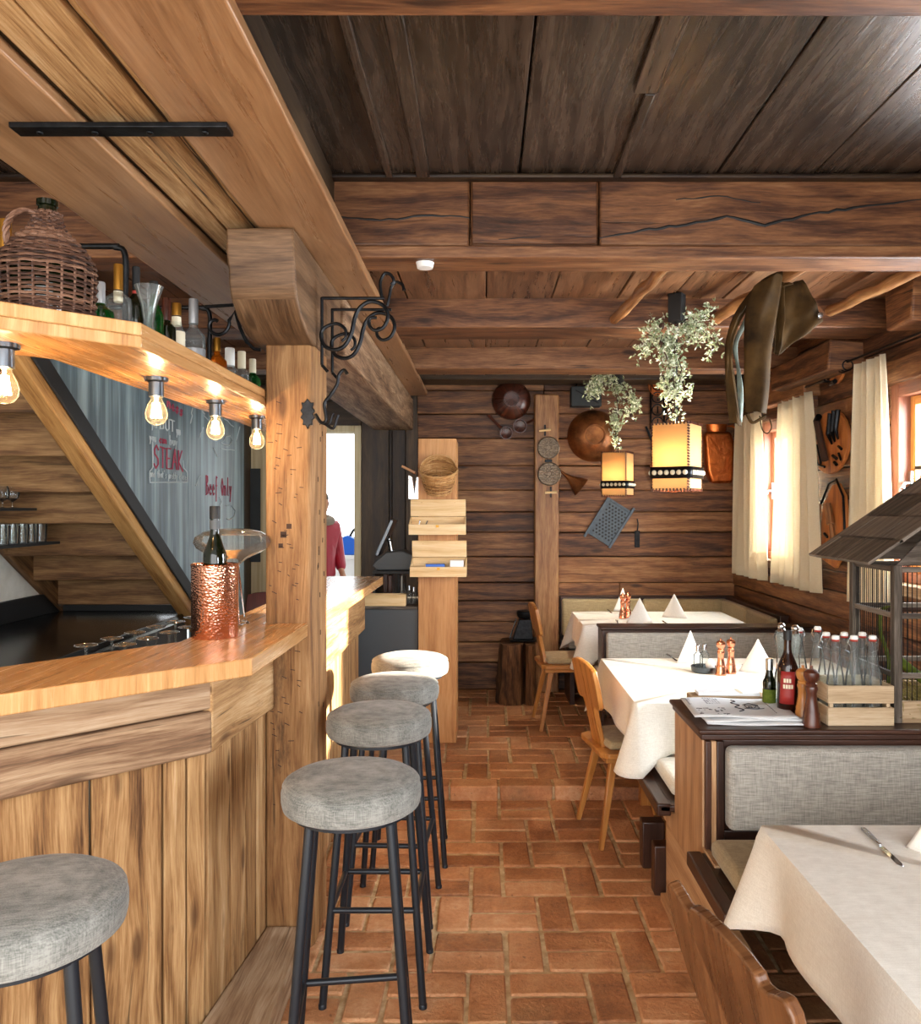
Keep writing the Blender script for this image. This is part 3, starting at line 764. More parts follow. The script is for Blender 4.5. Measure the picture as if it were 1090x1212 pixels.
for k in range(7): b.box(-.77, -.735+R.uniform(0, .006), 3.16+k*.22, 3.16+(k+1)*.22-.004, .0 if 3.16+k*.22 < 4.3 else STEP_Z, .88, g=2)
wbuild(b, 'plank_panel', M['old_light'], bar, bev=.006)
b = MB(); b.prism([(-.828, 2.35), (-.69, 2.215), (-.625, 2.32), (-.64, 2.895), (-.785, 2.895)], 0, .09, 'xy', g=1)
b.prism([(-1.82, 1.355), (-1.70, 1.25), (-.695, 2.21), (-.832, 2.346)], 0, .088, 'xy')
wbuild(b, 'plinth', M['weathered'], bar, bev=.008)
top = MB()
poly = [(-.645, 2.23), (-.636, 2.897), (-.793, 2.897), (-.793, 3.153), (-.632, 3.153), (-.612, 4.86), (-.95, 4.86), (-.95, 2.50), (-1.27, 2.11), (-1.95, 1.36), (-1.72, 1.172)]
top.prism(poly[:1]+poly[1:], ZB-.05, ZB, 'xy', g=1)
o = top.build('bar_worktop', M['oak'], bev=.004); tag(o, 'light oak bar top with an angled corner around the wooden post', 'bar top')
# ---- inside the bar
b = MB(); b.box(-1.46, -.99, 2.62, 4.75, .0, .90); b.box(-1.48, -.98, 2.6, 4.77, .90, .915)
o = b.build('service_counter', M['darksteel'], bev=.004); tag(o, 'steel service counter behind the oak bar top, under the upturned glasses', 'counter')
bc = thing('back_counter', 'black back counter with an upstand below the staircase', 'counter', (-2.3, 4.0, 0))
b = MB(); b.box(XL+.005, XC+.03, 2.0, 5.275, .885, .92); wbuild(b, 'worktop', M['blacktop'], bc, bev=.003)
b = MB(); b.box(XL+.003, XL+.03, 2.0, 5.275, .921, 1.05, g=1); b.box(XL+.03, XC, 5.24, 5.275, .921, .96, g=0); wbuild(b, 'upstand', M['blackmat'], bc, bev=.002)
b = MB(); b.box(XL+.005, XC, 2.0, 5.27, .07, .884); wbuild(b, 'cabinet', M['greycab'], bc, bev=.002)
b = MB(); b.box(XC+.0305, XC+.036, 2.0, 5.275, .872, .886, g=1); wbuild(b, 'edge_trim', M['steel'], bc)
# ---- upturned wine glasses
wg0 = None
def wine_glass(loc, label):
    global wg0
    if wg0 is None:
        wg0 = thing('wine_glass', label, 'wine glass', loc, 0, 'upturned wine glasses behind the bar')
        b = MB(); b.lathe([(.034, 0), (.040, .03), (.041, .06), (.032, .095), (.012, .118), (.004, .13), (.0035, .20), (.005, .212), (.034, .219), (.036, .222), (.001, .224)], 20, cap=False)
        b.build('bowl_and_stem', M['jar_glass'], wg0)
        b = MB(); b.tube([(.036*math.cos(a*PI/10), .036*math.sin(a*PI/10), .2215) for a in range(20)], .0016, 6, closed=True); b.build('foot_rim', M['chrome'], wg0)
        return
    dup(wg0, loc, 0, label)
GL_ROW = ['first', 'second', 'third', 'fourth', 'fifth', 'sixth']
for i in range(6):
    for j in range(2):
        wine_glass((-1.10-.125*j-.022*(5-i), 2.70+.135*i+R.uniform(-.01, .01), .915), 'upturned stemmed wine glass, %s from the copper cooler in the %s' % (GL_ROW[5-i], 'row nearer the bar top' if j == 0 else 'row nearer the black counter'))
# ---- wall shelves with glasses
for (z, y1, nm) in ((1.395, 4.45, 'lower'), (1.58, 4.22, 'upper')):
    b = MB(); b.box(XL+.003, -2.35, 2.6, y1, z, z+.015, g=1)
    o = b.build('wall_shelf', M['blackmat'], bev=.002); tag(o, '%s black wall shelf of glasses under the stairs' % nm, 'shelf', 'black glass shelves under the stairs')
tum = None
def tumbler(loc, label):
    global tum
    if tum is None:
        b = MB(); b.lathe([(.001, .004), (.028, .004), (.034, .10), (.036, .10), (.031, 0), (.001, 0)], 18, cap=False)
        tum = b.build('tumbler', M['tumbler_glass']); tag(tum, label, 'tumbler', 'tumblers on the lower black shelf'); tum.location = loc
        return
    o = tum.copy(); C.objects.link(o); o.location = loc; o['label'] = label
for i in range(9):
    for j in range(2):
        tumbler((-2.40-.10*j, 4.34-.085*i, 1.41), 'clear tumbler on the lower shelf, %s from its free end in the %s' % (['first', 'second', 'third', 'fourth', 'fifth', 'sixth', 'seventh', 'eighth', 'ninth'][i], 'front row' if j == 0 else 'back row'))
bal = None
for i in range(6):
    lb = 'round stemmed glass on the upper shelf, %s from its free end' % ['first', 'second', 'third', 'fourth', 'fifth', 'sixth'][i]
    if bal is None:
        b = MB(); b.lathe([(.03, 0), (.003, .004), (.003, .03), (.03, .05), (.034, .075), (.026, .11)], 18, cap=False)
        bal = b.build('stemmed_glass', M['tumbler_glass']); tag(bal, lb, 'glass', 'stemmed glasses on the upper black shelf'); bal.location = (-2.41, 4.10, 1.595)
    else:
        o = bal.copy(); C.objects.link(o); o.location = (-2.41, 4.10-.085*i, 1.595); o['label'] = lb
sk = thing('wall_socket', 'white double wall socket on the white wall under the stairs', 'socket', (XL, 4.52, 1.20))
b = MB(); b.box(0.001, .012, -.075, .075, -.04, .04); b.build('plate', M['white'], sk, bev=.004)
for y in (-.036, .036):
    b = MB(); b.lathe([(.022, .012), (.022, .008)], 16, Mx((.0045, y, 0), (0, PI/2, 0))); b.build('insert', M['porcelain'], sk)
# ================================================================ HANGING SHELF
ZS0, ZS1 = 1.966, 2.025
shelf = thing('hanging_shelf', 'light oak shelf hung over the bar on black rods, carrying bottles', 'shelf', (-.92, 2.4, ZS0))
b = MB()
spoly = [(-.79, 1.85), (-.79, 2.895), (-.797, 2.895), (-.797, 3.155), (-.79, 3.155), (-.79, 3.9), (-1.07, 3.9), (-1.07, 1.99), (-1.62, 1.45), (-1.44, 1.24)]
b.prism(spoly, ZS0, ZS0+.0285, 'xy', g=1); wbuild(b, 'shelf_board', M['oak'], shelf, bev=.003)
b = MB(); b.prism(spoly, ZS0+.029, ZS1, 'xy', g=1); wbuild(b, 'shelf_board', M['oak'], shelf, bev=.003)
for (x, y) in ((-1.04, 2.325), (-1.04, 3.04)):
    b = MB(); b.tube(smooth_path([(x, y, ZS1), (x, y, 2.2), (x, y, 2.33), (x-.03, y, 2.352), (x-.10, y, 2.355), (XC+.01, y, 2.355)], 5), .0085, 10); b.lathe([(.02, 0), (.02, .006), (.009, .01)], 12, Mx((x, y, ZS1)))
    wbuild(b, 'hanger_rod', M['iron'], shelf)
def scroll(c, r0, r1, a0, a1, n, f):
    return [f(c[0]+(r0+(r1-r0)*i/n)*math.cos(a0+(a1-a0)*i/n), c[1]+(r0+(r1-r0)*i/n)*math.sin(a0+(a1-a0)*i/n)) for i in range(n+1)]
# scroll iron between rod and saddle block (drawn in a vertical plane, metres)
b = MB(); y = 2.80; S = y/F_PX
f = lambda px, py: at(px, py, y)
pts = scroll((256, 384), 4, 16, -1.2, -6.6, 26, f)
pts += [f(278, 368), f(284, 388), f(292, 405), f(301, 413), f(309, 414)]
b.tube(pts, .0065, 8); b.tube([f(243, 363), f(276, 361)], .006, 8)
wbuild(b, 'scroll_iron', M['iron'], shelf)
# ---- bulbs under the shelf
def bulb(loc, label, first=[None]):
    if first[0] is None:
        t = thing('bulb_lamp', label, 'lamp', loc, 0, 'bare bulbs under the hanging shelf')
        b = MB(); b.lathe([(.030, 0), (.030, -.010), (.024, -.012), (.021, -.014), (.021, -.054), (.017, -.056)], 24)
        for k in range(14): b.box(.0285, .032, -.003, .003, -.010, -.002, m=Matrix.Rotation(2*PI*k/14, 4, 'Z'))
        b.build('socket', M['darksteel'], t)
        b = MB(); b.lathe([(.014, -.054), (.016, -.064), (.026, -.084), (.0305, -.101), (.0285, -.117), (.019, -.130), (.006, -.1345), (.0005, -.135)], 24, cap=False); gl_ = b.build('globe', M['bulb_glass'], t)
        b = MB()
        for k in range(8):
            a = 2*PI*k/8; b.tube([(.008*math.cos(a), .008*math.sin(a), -.072), (.013*math.cos(a+.4), .013*math.sin(a+.4), -.114)], .0022, 5)
        b.tube([(0, 0, -.056), (0, 0, -.078)], .004, 8); b.build('filament', M['filament'], gl_)
        first[0] = t
    else: t = dup(first[0], loc, 0, label)
    l = bpy.data.lights.new('bulb_light', 'POINT'); l.energy = 4.0; l.color = (1, .74, .42); l.shadow_soft_size = .012
    lo = bpy.data.objects.new('bulb_light', l); C.objects.link(lo); lo.location = Vector(loc)+Vector((0, 0, -.098))
for (px, y, lb) in ((5, 1.80, 'glowing bare bulb under the shelf below the wicker bottle'), (185, 2.27, 'glowing bare bulb under the shelf, second from the wooden post on its near side'.replace('second', 'third')), (255, 2.76, 'glowing bare bulb under the shelf, second from the wooden post'), (304, 3.22, 'glowing bare bulb under the shelf, right beside the wooden post')):
    x = (px-VX)*y/F_PX
    bulb((x, y, ZS0), lb)
# ================================================================ BOTTLES
def bottle(name, loc, r, h, glass_m, cap_m, label, cat='bottle', group=None, cap_h=.05, lab=None, shoulder=.62, neck=.32, rot=0, capr=1.12, nz=None, neckband=None):
    t = thing(name, label, cat, loc, rot, group)
    nr = r*neck; hs = h*shoulder; hc = h-cap_h
    b = MB(); b.lathe([(.001, 0), (r*.9, 0), (r, .006), (r, hs*.9), (r*.96, hs), (r*.7, hs+(hc-hs)*.22), (nr*1.15, hs+(hc-hs)*.45), (nr, hs+(hc-hs)*.6), (nr, hc), (.001, hc)], 22, cap=False)
    gb = b.build('glass', glass_m, t)
    b = MB(); b.lathe([(nr*capr, hc-.012), (nr*capr, h-.003), (nr*capr*.9, h), (.0005, h)], 18); b.build('cap', cap_m, t)
    if lab:
        z0, z1, lm = lab
        b = MB(); b.lathe([(r*1.008, h*z0), (r*1.012, h*z0+.001), (r*1.012, h*z1-.001), (r*1.008, h*z1)], 22, cap=False); b.build('label', lm, gb)
    if neckband:
        b = MB(); b.lathe([(nr*1.1, hc-.045), (nr*1.1, hc-.016)], 18, cap=False); b.build('neck_band', neckband, gb)
    return t
def on_shelf(px, ytop, X=-1.0):
    y = X*F_PX/(px-VX); return (X, y, ZS1), CAMZ+(VY-ytop)*y/F_PX-ZS1
G = 'spirit bottles on the hanging shelf'
for (px, yt, r, gm, cm, lb, kw) in (
    (119, 334, .030, 'green_glass', 'silver', 'green bottle with a silver cap, right beside the wicker bottle', dict(cap_h=.045, lab=(.05, .42, M['dark_glass']), shoulder=.55)),
    (140, 313, .031, 'jar_glass', 'goldcap', 'clear bottle with a gold cap, behind the black shelf rod', dict(cap_h=.06, lab=(.05, .3, M['white']), neckband=M['cream'])),
    (161, 316, .027, 'dark_glass', 'blackmat', 'dark bottle with a tall black cap and red band, between rod and flared carafe', dict(cap_h=.055, neckband=M['redcap'])),
    (182, 333, .026, 'green_glass', 'blackmat', 'green bottle with a black cap, behind the flared carafe', dict(cap_h=.03, neck=.4)),
    (197, 353, .026, 'dark_glass', 'treen', 'dark bottle with a purple-brown neck, just past the flared carafe', dict(cap_h=.06, neck=.42, lab=(.1, .4, M['white']))),
    (209, 359, .024, 'jar_glass', 'goldcap', 'clear bottle with a pale paper strip down its neck', dict(cap_h=.03, neck=.5, neckband=M['cream'], lab=(.35, .62, M['cream']))),
    (229, 354, .036, 'jar_glass', 'silver', 'stout clear bottle with a white stopper and a silver label', dict(cap_h=.075, neck=.36, lab=(.1, .42, M['silver']), shoulder=.58)),
    (257, 400, .033, 'amber', 'goldcap', 'amber spirit bottle with round gold stopper by the second shelf rod', dict(cap_h=.04, lab=(.1, .35, M['cream']), shoulder=.6)),
    (272, 412, .022, 'jar_glass', 'white', 'slim clear bottle with a white cap, next to the amber spirit bottle', dict(cap_h=.06, neck=.7, lab=(.15, .45, M['silver']))),
    (286, 416, .027, 'jar_glass', 'cream', 'clear bottle with a tan cap, second bottle from the post', dict(cap_h=.06, neck=.5)),
    (299, 425, .030, 'green_glass', 'cream', 'green bottle with a tan cap, right beside the post', dict(cap_h=.05, neck=.4, lab=(.2, .45, M['cream'])))):
    loc, h = on_shelf(px, yt, -1.02)
    bottle('spirit_bottle', loc, r*1.12, h, M[gm], M[cm], lb, group=G, **kw)
loc, h = on_shelf(176, 339, -.93)
b = MB(); prof = [(.001, .003), (.018, .003), (.0185, .02), (.015, .06), (.013, h*.45), (.02, h*.7), (.032, h*.9), (.038, h)]
b.lathe(prof+[(p[0]-.0022, p[1]+.0001) for p in prof[::-1]], 24, cap=False)
o = b.build('flared_carafe', M['jar_glass'], loc=loc); tag(o, 'clear glass carafe with a wide flared rim at the corner of the shelf', 'carafe')
bottle('spirit_bottle', (-1.11, 1.86, ZS1), .028, .24, M['jar_glass'], M['goldcap'], 'pale bottle with a gold neck, half hidden behind the wicker bottle', group=G, cap_h=.08, neck=.45)
# ---- wicker demijohn
def weave(mb, prof, rows, stakes, rr, twist=0, z0=0, amp=.004):
    """woven rods: horizontal rows going in and out round upright stakes"""
    def rad(t):
        i = min(int(t*(len(prof)-1)), len(prof)-2); f = t*(len(prof)-1)-i
        return [prof[i][k]*(1-f)+prof[i+1][k]*f for k in (0, 1)]
    for k in range(rows):
        r, z = rad((k+.5)/rows); n = stakes*4; ph = k % 2*PI
        mb.tube([((r+amp*math.cos(stakes/2*2*PI*i/n+ph))*math.cos(2*PI*i/n), (r+amp*math.cos(stakes/2*2*PI*i/n+ph))*math.sin(2*PI*i/n), z+R.uniform(-.0006, .0006)) for i in range(n)], rr, 5, closed=True)
    for s in range(stakes):
        a = 2*PI*(s+.5)/stakes
        mb.tube([(rad(t/10)[0]*math.cos(a), rad(t/10)[0]*math.sin(a), rad(t/10)[1]) for t in range(11)], rr*.85, 5)
dj = thing('wicker_demijohn', 'big dark wicker-covered demijohn with a twisted handle standing on the oak shelf', 'demijohn', (-.985, 1.81, ZS1), .5); dj.scale = (.93, .93, .93)
prof = [(.098, .004), (.103, .03), (.105, .07), (.106, .11), (.103, .135), (.085, .165), (.062, .19), (.042, .21), (.032, .23), (.028, .255)]
b = MB(); weave(b, prof, 34, 22, .0036); b.build('wicker_cover', M['wicker'], dj)
b = MB(); b.lathe([(r-.006, z) for r, z in prof]+[(.02, .27), (.024, .272), (.024, .285), (.001, .285)], 24); b.build('glass_bottle', M['dark_glass'], dj)
b = MB()
hp = [(-.078, -.03, .145), (-.085, -.03, .19), (-.075, -.028, .225), (-.05, -.022, .247), (-.022, -.015, .245)]
sp = smooth_path(hp, 9)
for q in range(3):
    b.tube([p+Vector((.0045*math.cos(i*.55+q*2.09), .0045*math.sin(i*.55+q*2.09), 0)) for i, p in enumerate(sp)], .0045, 6)
b.build('handle', M['wicker'], dj)
# ================================================================ ON THE BAR
wc = thing('wine_cooler', 'hammered copper wine cooler on the oak bar top holding a wine bottle', 'wine cooler', (-.872, 2.60, ZB))
b = MB(); b.lathe([(.001, 0), (.071, 0), (.073, .003), (.0735, .225), (.0755, .234), (.073, .237), (.069, .234), (.069, .01), (.001, .01)], 48, cap=False); b.build('beaker', M['hammered'], wc)
wb = bottle('wine_bottle', (-.872, 2.60, ZB+.011), .037, .412, M['dark_glass'], M['blackmat'], 'dark wine bottle with a black capsule standing in the copper cooler', 'wine bottle', cap_h=.03, neck=.40, shoulder=.63, lab=(.1, .5, M['cream']), neckband=M['greycab'])
dc = thing('decanter', 'wide clear wine decanter upside down on a wire stand behind the copper cooler', 'decanter', (-.865, 2.86, ZB))
DX = -.062
b = MB(); prof = [(.014, .145), (.015, .185), (.022, .212), (.05, .236), (.09, .254), (.122, .274), (.133, .294), (.127, .314), (.10, .331), (.06, .341), (.02, .344), (.001, .344)]
b.lathe(prof, 36, Mx((DX+.03, 0, 0)), cap=False); b.build('glass_body', M['jar_glass'], dc)
sd_ = thing('decanter_stand', 'chrome wire drying stand under the upturned decanter', 'stand', (-.865, 2.86, ZB))
b = MB()
b.tube([(DX+.03+.055*math.cos(a*PI/12), .055*math.sin(a*PI/12), .005) for a in range(24)], .004, 6, closed=True)
b.tube([(DX+.03+.022*math.cos(a*PI/12), .022*math.sin(a*PI/12), .205) for a in range(24)], .004, 6, closed=True)
for k in range(4):
    a = PI/4+PI/2*k
    b.tube([(DX+.03+.055*math.cos(a), .055*math.sin(a), .005), (DX+.03+.046*math.cos(a), .046*math.sin(a), .03), (DX+.03+.022*math.cos(a), .022*math.sin(a), .205)], .0035, 6)
b.build('wire_frame', M['chrome'], sd_)
# ================================================================ STOOLS
def stool(loc, rot, label, first=[None]):
    if first[0] is None:
        t = thing('bar_stool', label, 'bar stool', loc, rot, 'bar stools along the bar')
        b = MB(); b.lathe([(.001, .832), (.165, .832), (.174, .838), (.178, .855), (.178, .878), (.171, .893)], 48); b.build('seat_side', M['stoolfab'], t)
        b = MB(); b.lathe([(.170, .891), (.1755, .8935), (.172, .899), (.155, .909), (.12, .917), (.06, .922), (.001, .923)], 48, cap=False); b.build('seat_cushion', M['stoolfab'], t)
        b = MB(); b.lathe([(.001, .818), (.15, .818), (.15, .832), (.001, .832)], 32, cap=False); b.build('seat_plate', M['black'], t)
        for sx in (-1, 1):
            for sy in (-1, 1):
                b = MB(); b.tube([(.098*sx, .098*sy, .819), (.160*sx, .160*sy, .006)], .0125, 12); b.lathe([(.0135, 0), (.0135, .012), (.012, .014)], 12, Mx((.1605*sx, .1605*sy, 0))); b.build('leg', M['black'], t)
        def k(z): return .098+(.819-z)/.813*.062
        for (a, c, z) in (((-1,-1), (1,-1), .30), ((-1,1), (1,1), .30), ((-1,-1), (-1,1), .30), ((1,-1), (1,1), .30)):
            q = k(z); b = MB(); b.tube([(a[0]*q, a[1]*q, z), (c[0]*q, c[1]*q, z)], .0095, 10); b.build('foot_rail', M['black'], t)
        first[0] = t; return t
    return dup(first[0], loc, rot, label)
stool((-.834, 1.446, 0), .3, 'grey bar stool alone in front of the angled plank bar front')
stool((-.341, 2.07, 0), .12, 'grey bar stool nearest the camera in the row along the bar')
stool((-.356, 2.724, 0), .0, 'grey bar stool in the row, second along from the camera end')
stool((-.359, 3.217, 0), -.05, 'grey bar stool in the row, third along, before the sunlit one')
stool((-.342, 3.71, 0), .05, 'sunlit grey bar stool at the far end of the row')
# ================================================================ IRON ON THE POST
br = thing('iron_bracket', 'black wrought iron scroll bracket on the right of the wooden post', 'bracket', (-.612, 3.0, 2.3))
for (y, dx, dy, dz) in ((2.95, 0, 0, 0), (3.12, .006, .006, .012)):
    f = lambda px, py: at(px, py, 2.95)+Vector((dx, y-2.95, dz*0))
    b = MB()
    b.tube([f(381, 352), f(381, 432)], .006, 8); b.tube([f(381, 353), f(455, 353)], .006, 8); b.tube([f(381, 432), f(388, 440)], .006, 8)
    c1, c2 = (402, 402), (447, 378)
    s1 = scroll(c1, 5, 15, .3, -6.9+PI, 22, f)
    s = [f(402,395), f(408,399), f(404,405), f(395,402), f(396,391), f(405,388), f(409,396)]
    p1 = smooth_path([f(400, 396), f(405, 398), f(402, 404), f(394, 402), f(393, 393), f(400, 386), f(407, 390), f(407, 400)][::-1][0:0]+[f(404, 404), f(409, 399), f(408, 389), f(398, 383), f(384, 388), f(380, 397), f(384, 409), f(396, 414), f(408, 409), f(416, 394), f(420, 376), f(426, 364), f(438, 357), f(453, 361), f(459, 374), f(454, 387), f(444, 391), f(437, 385), f(438, 377), f(446, 376)], 5)
    b.tube(p1, [.0055+.0025*math.sin(PI*i/(len(p1)-1)) for i in range(len(p1))], 8)
    wbuild(b, 'scroll_frame', M['iron'], br)
b = MB(); f = lambda px, py: at(px, py, 2.95)
b.tube(smooth_path([f(452, 353), f(450, 335), f(455, 324), f(462, 325), f(466, 332), f(463, 337)], 5), .006, 8)
wbuild(b, 'end_hook', M['iron'], br)
b = MB()
f2 = lambda px, py: at(px, py, 3.12)
b.tube(smooth_path([f2(458, 362), f2(461, 350), f2(463, 340), f2(469, 334), f2(476, 337), f2(478, 344)], 5), [.006]*24+[.008]*2, 8)
wbuild(b, 'end_hook', M['iron'], br)
hk = thing('coat_hook', 'black iron coat hook with a leaf-shaped plate on the post', 'coat hook', (-.617, 2.9, 1.93))
b = MB()
pl = [(0, .055), (.012, .04), (.022, .042), (.018, .022), (.026, .012), (.018, 0), (.026, -.014), (.016, -.022), (.018, -.04), (.008, -.04), (0, -.055)]
pl = pl+[(-x, z) for x, z in pl[1:-1][::-1]]
b.prism([(x-.636, z+1.935) for x, z in pl][::-1], 2.886, 2.9005, 'xz'); wbuild(b, 'plate', M['iron'], hk, bev=.002)
b = MB(); f = lambda px, py: at(px, py, 2.88)
b.tube(smooth_path([f(373, 490), f(380, 500), f(386, 497), f(384, 478), f(391, 468), f(399, 455), f(401, 444), f(407, 438), f(411, 443)], 5), .0065, 8)
b.tube(smooth_path([f(380, 500), f(389, 502), f(393, 492), f(395, 489)], 5), .0055, 8); b.tube(smooth_path([f(384, 501), f(394, 507), f(398, 497), f(400, 491)], 5), .0055, 8)
wbuild(b, 'hook_arms', M['iron'], hk)
# ================================================================ TILL CORNER
pil = thing('board_pillar', 'tall light wooden pillar cupboard carrying boxes and basket at the end of the bar', 'pillar', (-.30, 5.25, STEP_Z))
ypf = 5.20
xa, xb = (495-VX)*ypf/F_PX, (540-VX)*ypf/F_PX
zt = CAMZ+(VY-519)*ypf/F_PX
b = MB(); b.box(xa, xb, ypf, ypf+.02, STEP_Z, zt, g=2); wbuild(b, 'front_board', M['pillarwood'], pil, bev=.003)
b = MB(); b.box(xb-.02, xb, ypf+.021, ypf+.36, STEP_Z, zt-.0, g=2); wbuild(b, 'side_board', M['pillarwood'], pil, bev=.003)
b = MB(); b.box(xa, xa+.02, ypf+.021, ypf+.36, STEP_Z, zt, g=2); wbuild(b, 'side_board', M['pillarwood'], pil, bev=.003)
b = MB(); b.box(xa+.02, xb-.02, ypf+.02, ypf+.36, zt-.03, zt-.01, g=1); wbuild(b, 'top_board', M['pillarwood'], pil, bev=.003)
def winebox(px0, px1, ytop, ymid, yfr, ybot, y, label, stuff):
    """open sliding-lid wine box fixed to the pillar, lid standing up behind"""
    p0, p1 = at(px0, ybot, y), at(px1, ybot, y); w = p1.x-p0.x
    zb, zm, zt_, zf_ = p0.z, at(0, ymid, y).z, at(0, ytop, y).z, at(0, yfr, y).z
    t = thing('wine_box', label, 'box', (p0.x, y, zb), 0, 'open pine boxes on the pillar')
    d = ypf-y; h = zm-zb; hh = zt_-zb
    hf = zf_-zb; d += .002
    b = MB(); b.box(0, w, 0, .009, 0, hf, g=0)
    for xx in (0, w-.009): b.prism([(.0095, 0), (d-.012, 0), (d-.012, h), (.0095, hf)], xx, xx+.009, 'yz')
    b.box(.009, w-.009, .009, d-.012, 0, .008, g=0); b.box(0, w, d-.0115, d, 0, h, g=0)
    bd = b.build('box_body', M['pine'], t, bev=.0015)
    b = MB(); b.box(.002, w-.002, d-.026, d-.016, h+.003, hh, g=0)
    for fx in (.2, .8): b.lathe([(.004, 0), (.004, .003), (.0004, .004)], 8, Mx((w*fx, d-.026, hh-.02), (PI/2, 0, 0)))
    b.build('lid', M['pine'], t, bev=.0015)
    b = MB(); b.box(w*.48, w*.53, -.003, -.0005, hf-.02, hf-.005); b.build('catch', M['goldcap'], bd)
    return t
winebox(483.5, 551, 591, 612, 620.5, 633, 5.06, 'upper open pine box fixed to the pillar below the basket', 0)
winebox(485, 552, 641, 661.5, 671, 683, 5.04, 'lower open pine box fixed to the pillar, nearest above the stools', 0)
# papers and cutlery in the boxes
o = bx('card_stack', M['cardwhite'], -.215, -.13, 5.06, 5.13, 1.172, 1.262, bev=.001); tag(o, 'white cards standing in the lower pine box', 'cards')
o = bx('leaflet', M['blue'], -.37, -.25, 5.07, 5.12, 1.172, 1.238, bev=.001); tag(o, 'blue leaflet lying in the lower pine box', 'leaflet')
sp_ = MB(); sp_.tube([(-.40, 5.09, 1.425), (-.36, 5.11, 1.512)], .004, 6); sp_.tube([(-.42, 5.10, 1.425), (-.41, 5.11, 1.515)], .004, 6); o = sp_.build('pen', M['steel']); tag(o, 'thin metal pens leaning in the upper pine box', 'pens')
bk = thing('bread_basket', 'small light wicker basket fixed to the front of the pillar above the boxes', 'basket', ((519-VX)*5.09/F_PX, 5.105, CAMZ+(VY-582)*5.09/F_PX), (.42, 0, 0))
b = MB(); prof = [(.078, .0), (.088, .04), (.100, .08), (.111, .12), (.118, .14)]; weave(b, prof, 19, 20, .0042, amp=.0035)
b.lathe([(.001, .0), (.082, .0), (.082, .004), (.001, .004)], 20, cap=False); b.build('basket_wall', M['wicker2'], bk)
b = MB(); n = 40
for q in range(3): b.tube([((.119+.004*math.cos(i*.9+q*2.1))*math.cos(2*PI*i/n), (.119+.004*math.cos(i*.9+q*2.1))*math.sin(2*PI*i/n), (.145+.04)*1+(-.04)+.035*max(0, math.sin(2*PI*i/n))**2+.004*math.sin(i*.9+q*2.1)) for i in range(n)], .0045, 5, closed=True)
for k in range(6): b.tube([(.118*math.cos(a), .118*math.sin(a), .146+.012*k*max(0, math.sin(a))) for a in [PI*.12+PI*.76*i/16 for i in range(17)]], .004, 5)
b.build('rim', M['wicker2'], bk)
sp_ = MB(); sp_.tube([(-.33, 5.06, 1.74), (-.205, 5.02, 1.80)], [.004, .009], 8); o = sp_.build('wooden_spoon', M['blackmat']); tag(o, 'black handled spoon sticking out of the wicker basket', 'spoon')
cab = thing('side_cabinet', 'dark grey low cabinet between the bar end and the wooden pillar', 'cabinet', (-.62, 5.45, STEP_Z))
b = MB(); b.box(-.86, xa-.004, 5.22, 5.75, STEP_Z, .935); wbuild(b, 'body', M['greycab'], cab, bev=.002)
b = MB(); b.box(-.86, xa-.004, 5.20, 5.77, .936, .955, g=0); wbuild(b, 'top', M['shingle'], cab, bev=.002)
zt2 = 1.175
b = MB(); b.box(-.74, xa-.004, 5.32, 5.74, zt2-.02, zt2, g=0); b.box(-.74, -.722, 5.32, 5.74, .956, zt2-.021, g=2); b.box(-.60, -.585, 5.55, 5.74, .956, zt2-.021, g=2); wbuild(b, 'riser_shelf', M['blackmat'], cab, bev=.002)
dr = thing('pine_tray', 'shallow pine tray on the grey cabinet at the end of the bar', 'tray', (-.64, 5.22, .956))
b = MB(); b.box(-.14, .13, -.015, -.003, 0, .075, g=0); b.box(-.14, .13, .07, .08, 0, .075, g=0); b.box(-.14, -.128, -.002, .07, 0, .075); b.box(.118, .13, -.002, .07, 0, .075); b.box(-.128, .118, -.002, .07, 0, .008); b.build('tray_body', M['pine'], dr, bev=.002)
till = thing('cash_till', 'dark grey till with a tilted screen on the riser beside the pillar', 'till', (-.60, 5.5, zt2))
b = MB(); b.prism([(-.12, 0), (.13, 0), (.13, .10), (.05, .13), (-.06, .12), (-.13, .06), (-.15, .03)], -.12, .10, 'xz'); b.build('body', M['greycab'], till, bev=.008)
b = MB(); b.box(-.012, .012, -.14, .12, .0, .26, m=Mx((-.12, 0, .10), (0, .42, 0))); b.build('screen', M['darksteel'], till, bev=.004)
b = MB(); b.tube([(-.03, -.02, .125), (-.045, -.02, .20)], .016, 12); b.ball((-.047, -.02, .205), .022); b.build('arm', M['steel'], till)
bt = thing('menu_book', 'red-brown leather menu folders standing on the grey cabinet below the till', 'menu', (-.655, 5.5, .956))
b = MB(); b.box(-.03, .0, -.06, .10, 0, .19); b.box(.004, .03, -.06, .10, 0, .18); b.build('cover', M['treen'], bt, bev=.003)
bt2 = bx('receipt_box', M['redcap'], -.92+.07, -.75, 5.55, 5.7, .956, 1.05, bev=.004); tag(bt2, 'flat red box on the grey cabinet below the till screen', 'box')
for i, (x, h, cm) in enumerate(((-.535, .13, 'blackmat'), (-.50, .12, 'steel'), (-.47, .11, 'steel'))):
    bottle('oil_bottle', (x, 5.36, .956), .018, h, M['jar_glass'], M[cm], ['small bottle with a black cap under the till riser', 'small clear bottle with a steel cap under the till riser', 'small clear bottle under the till riser, nearest the pillar'][i], group='small bottles under the till', cap_h=.02, neck=.5)
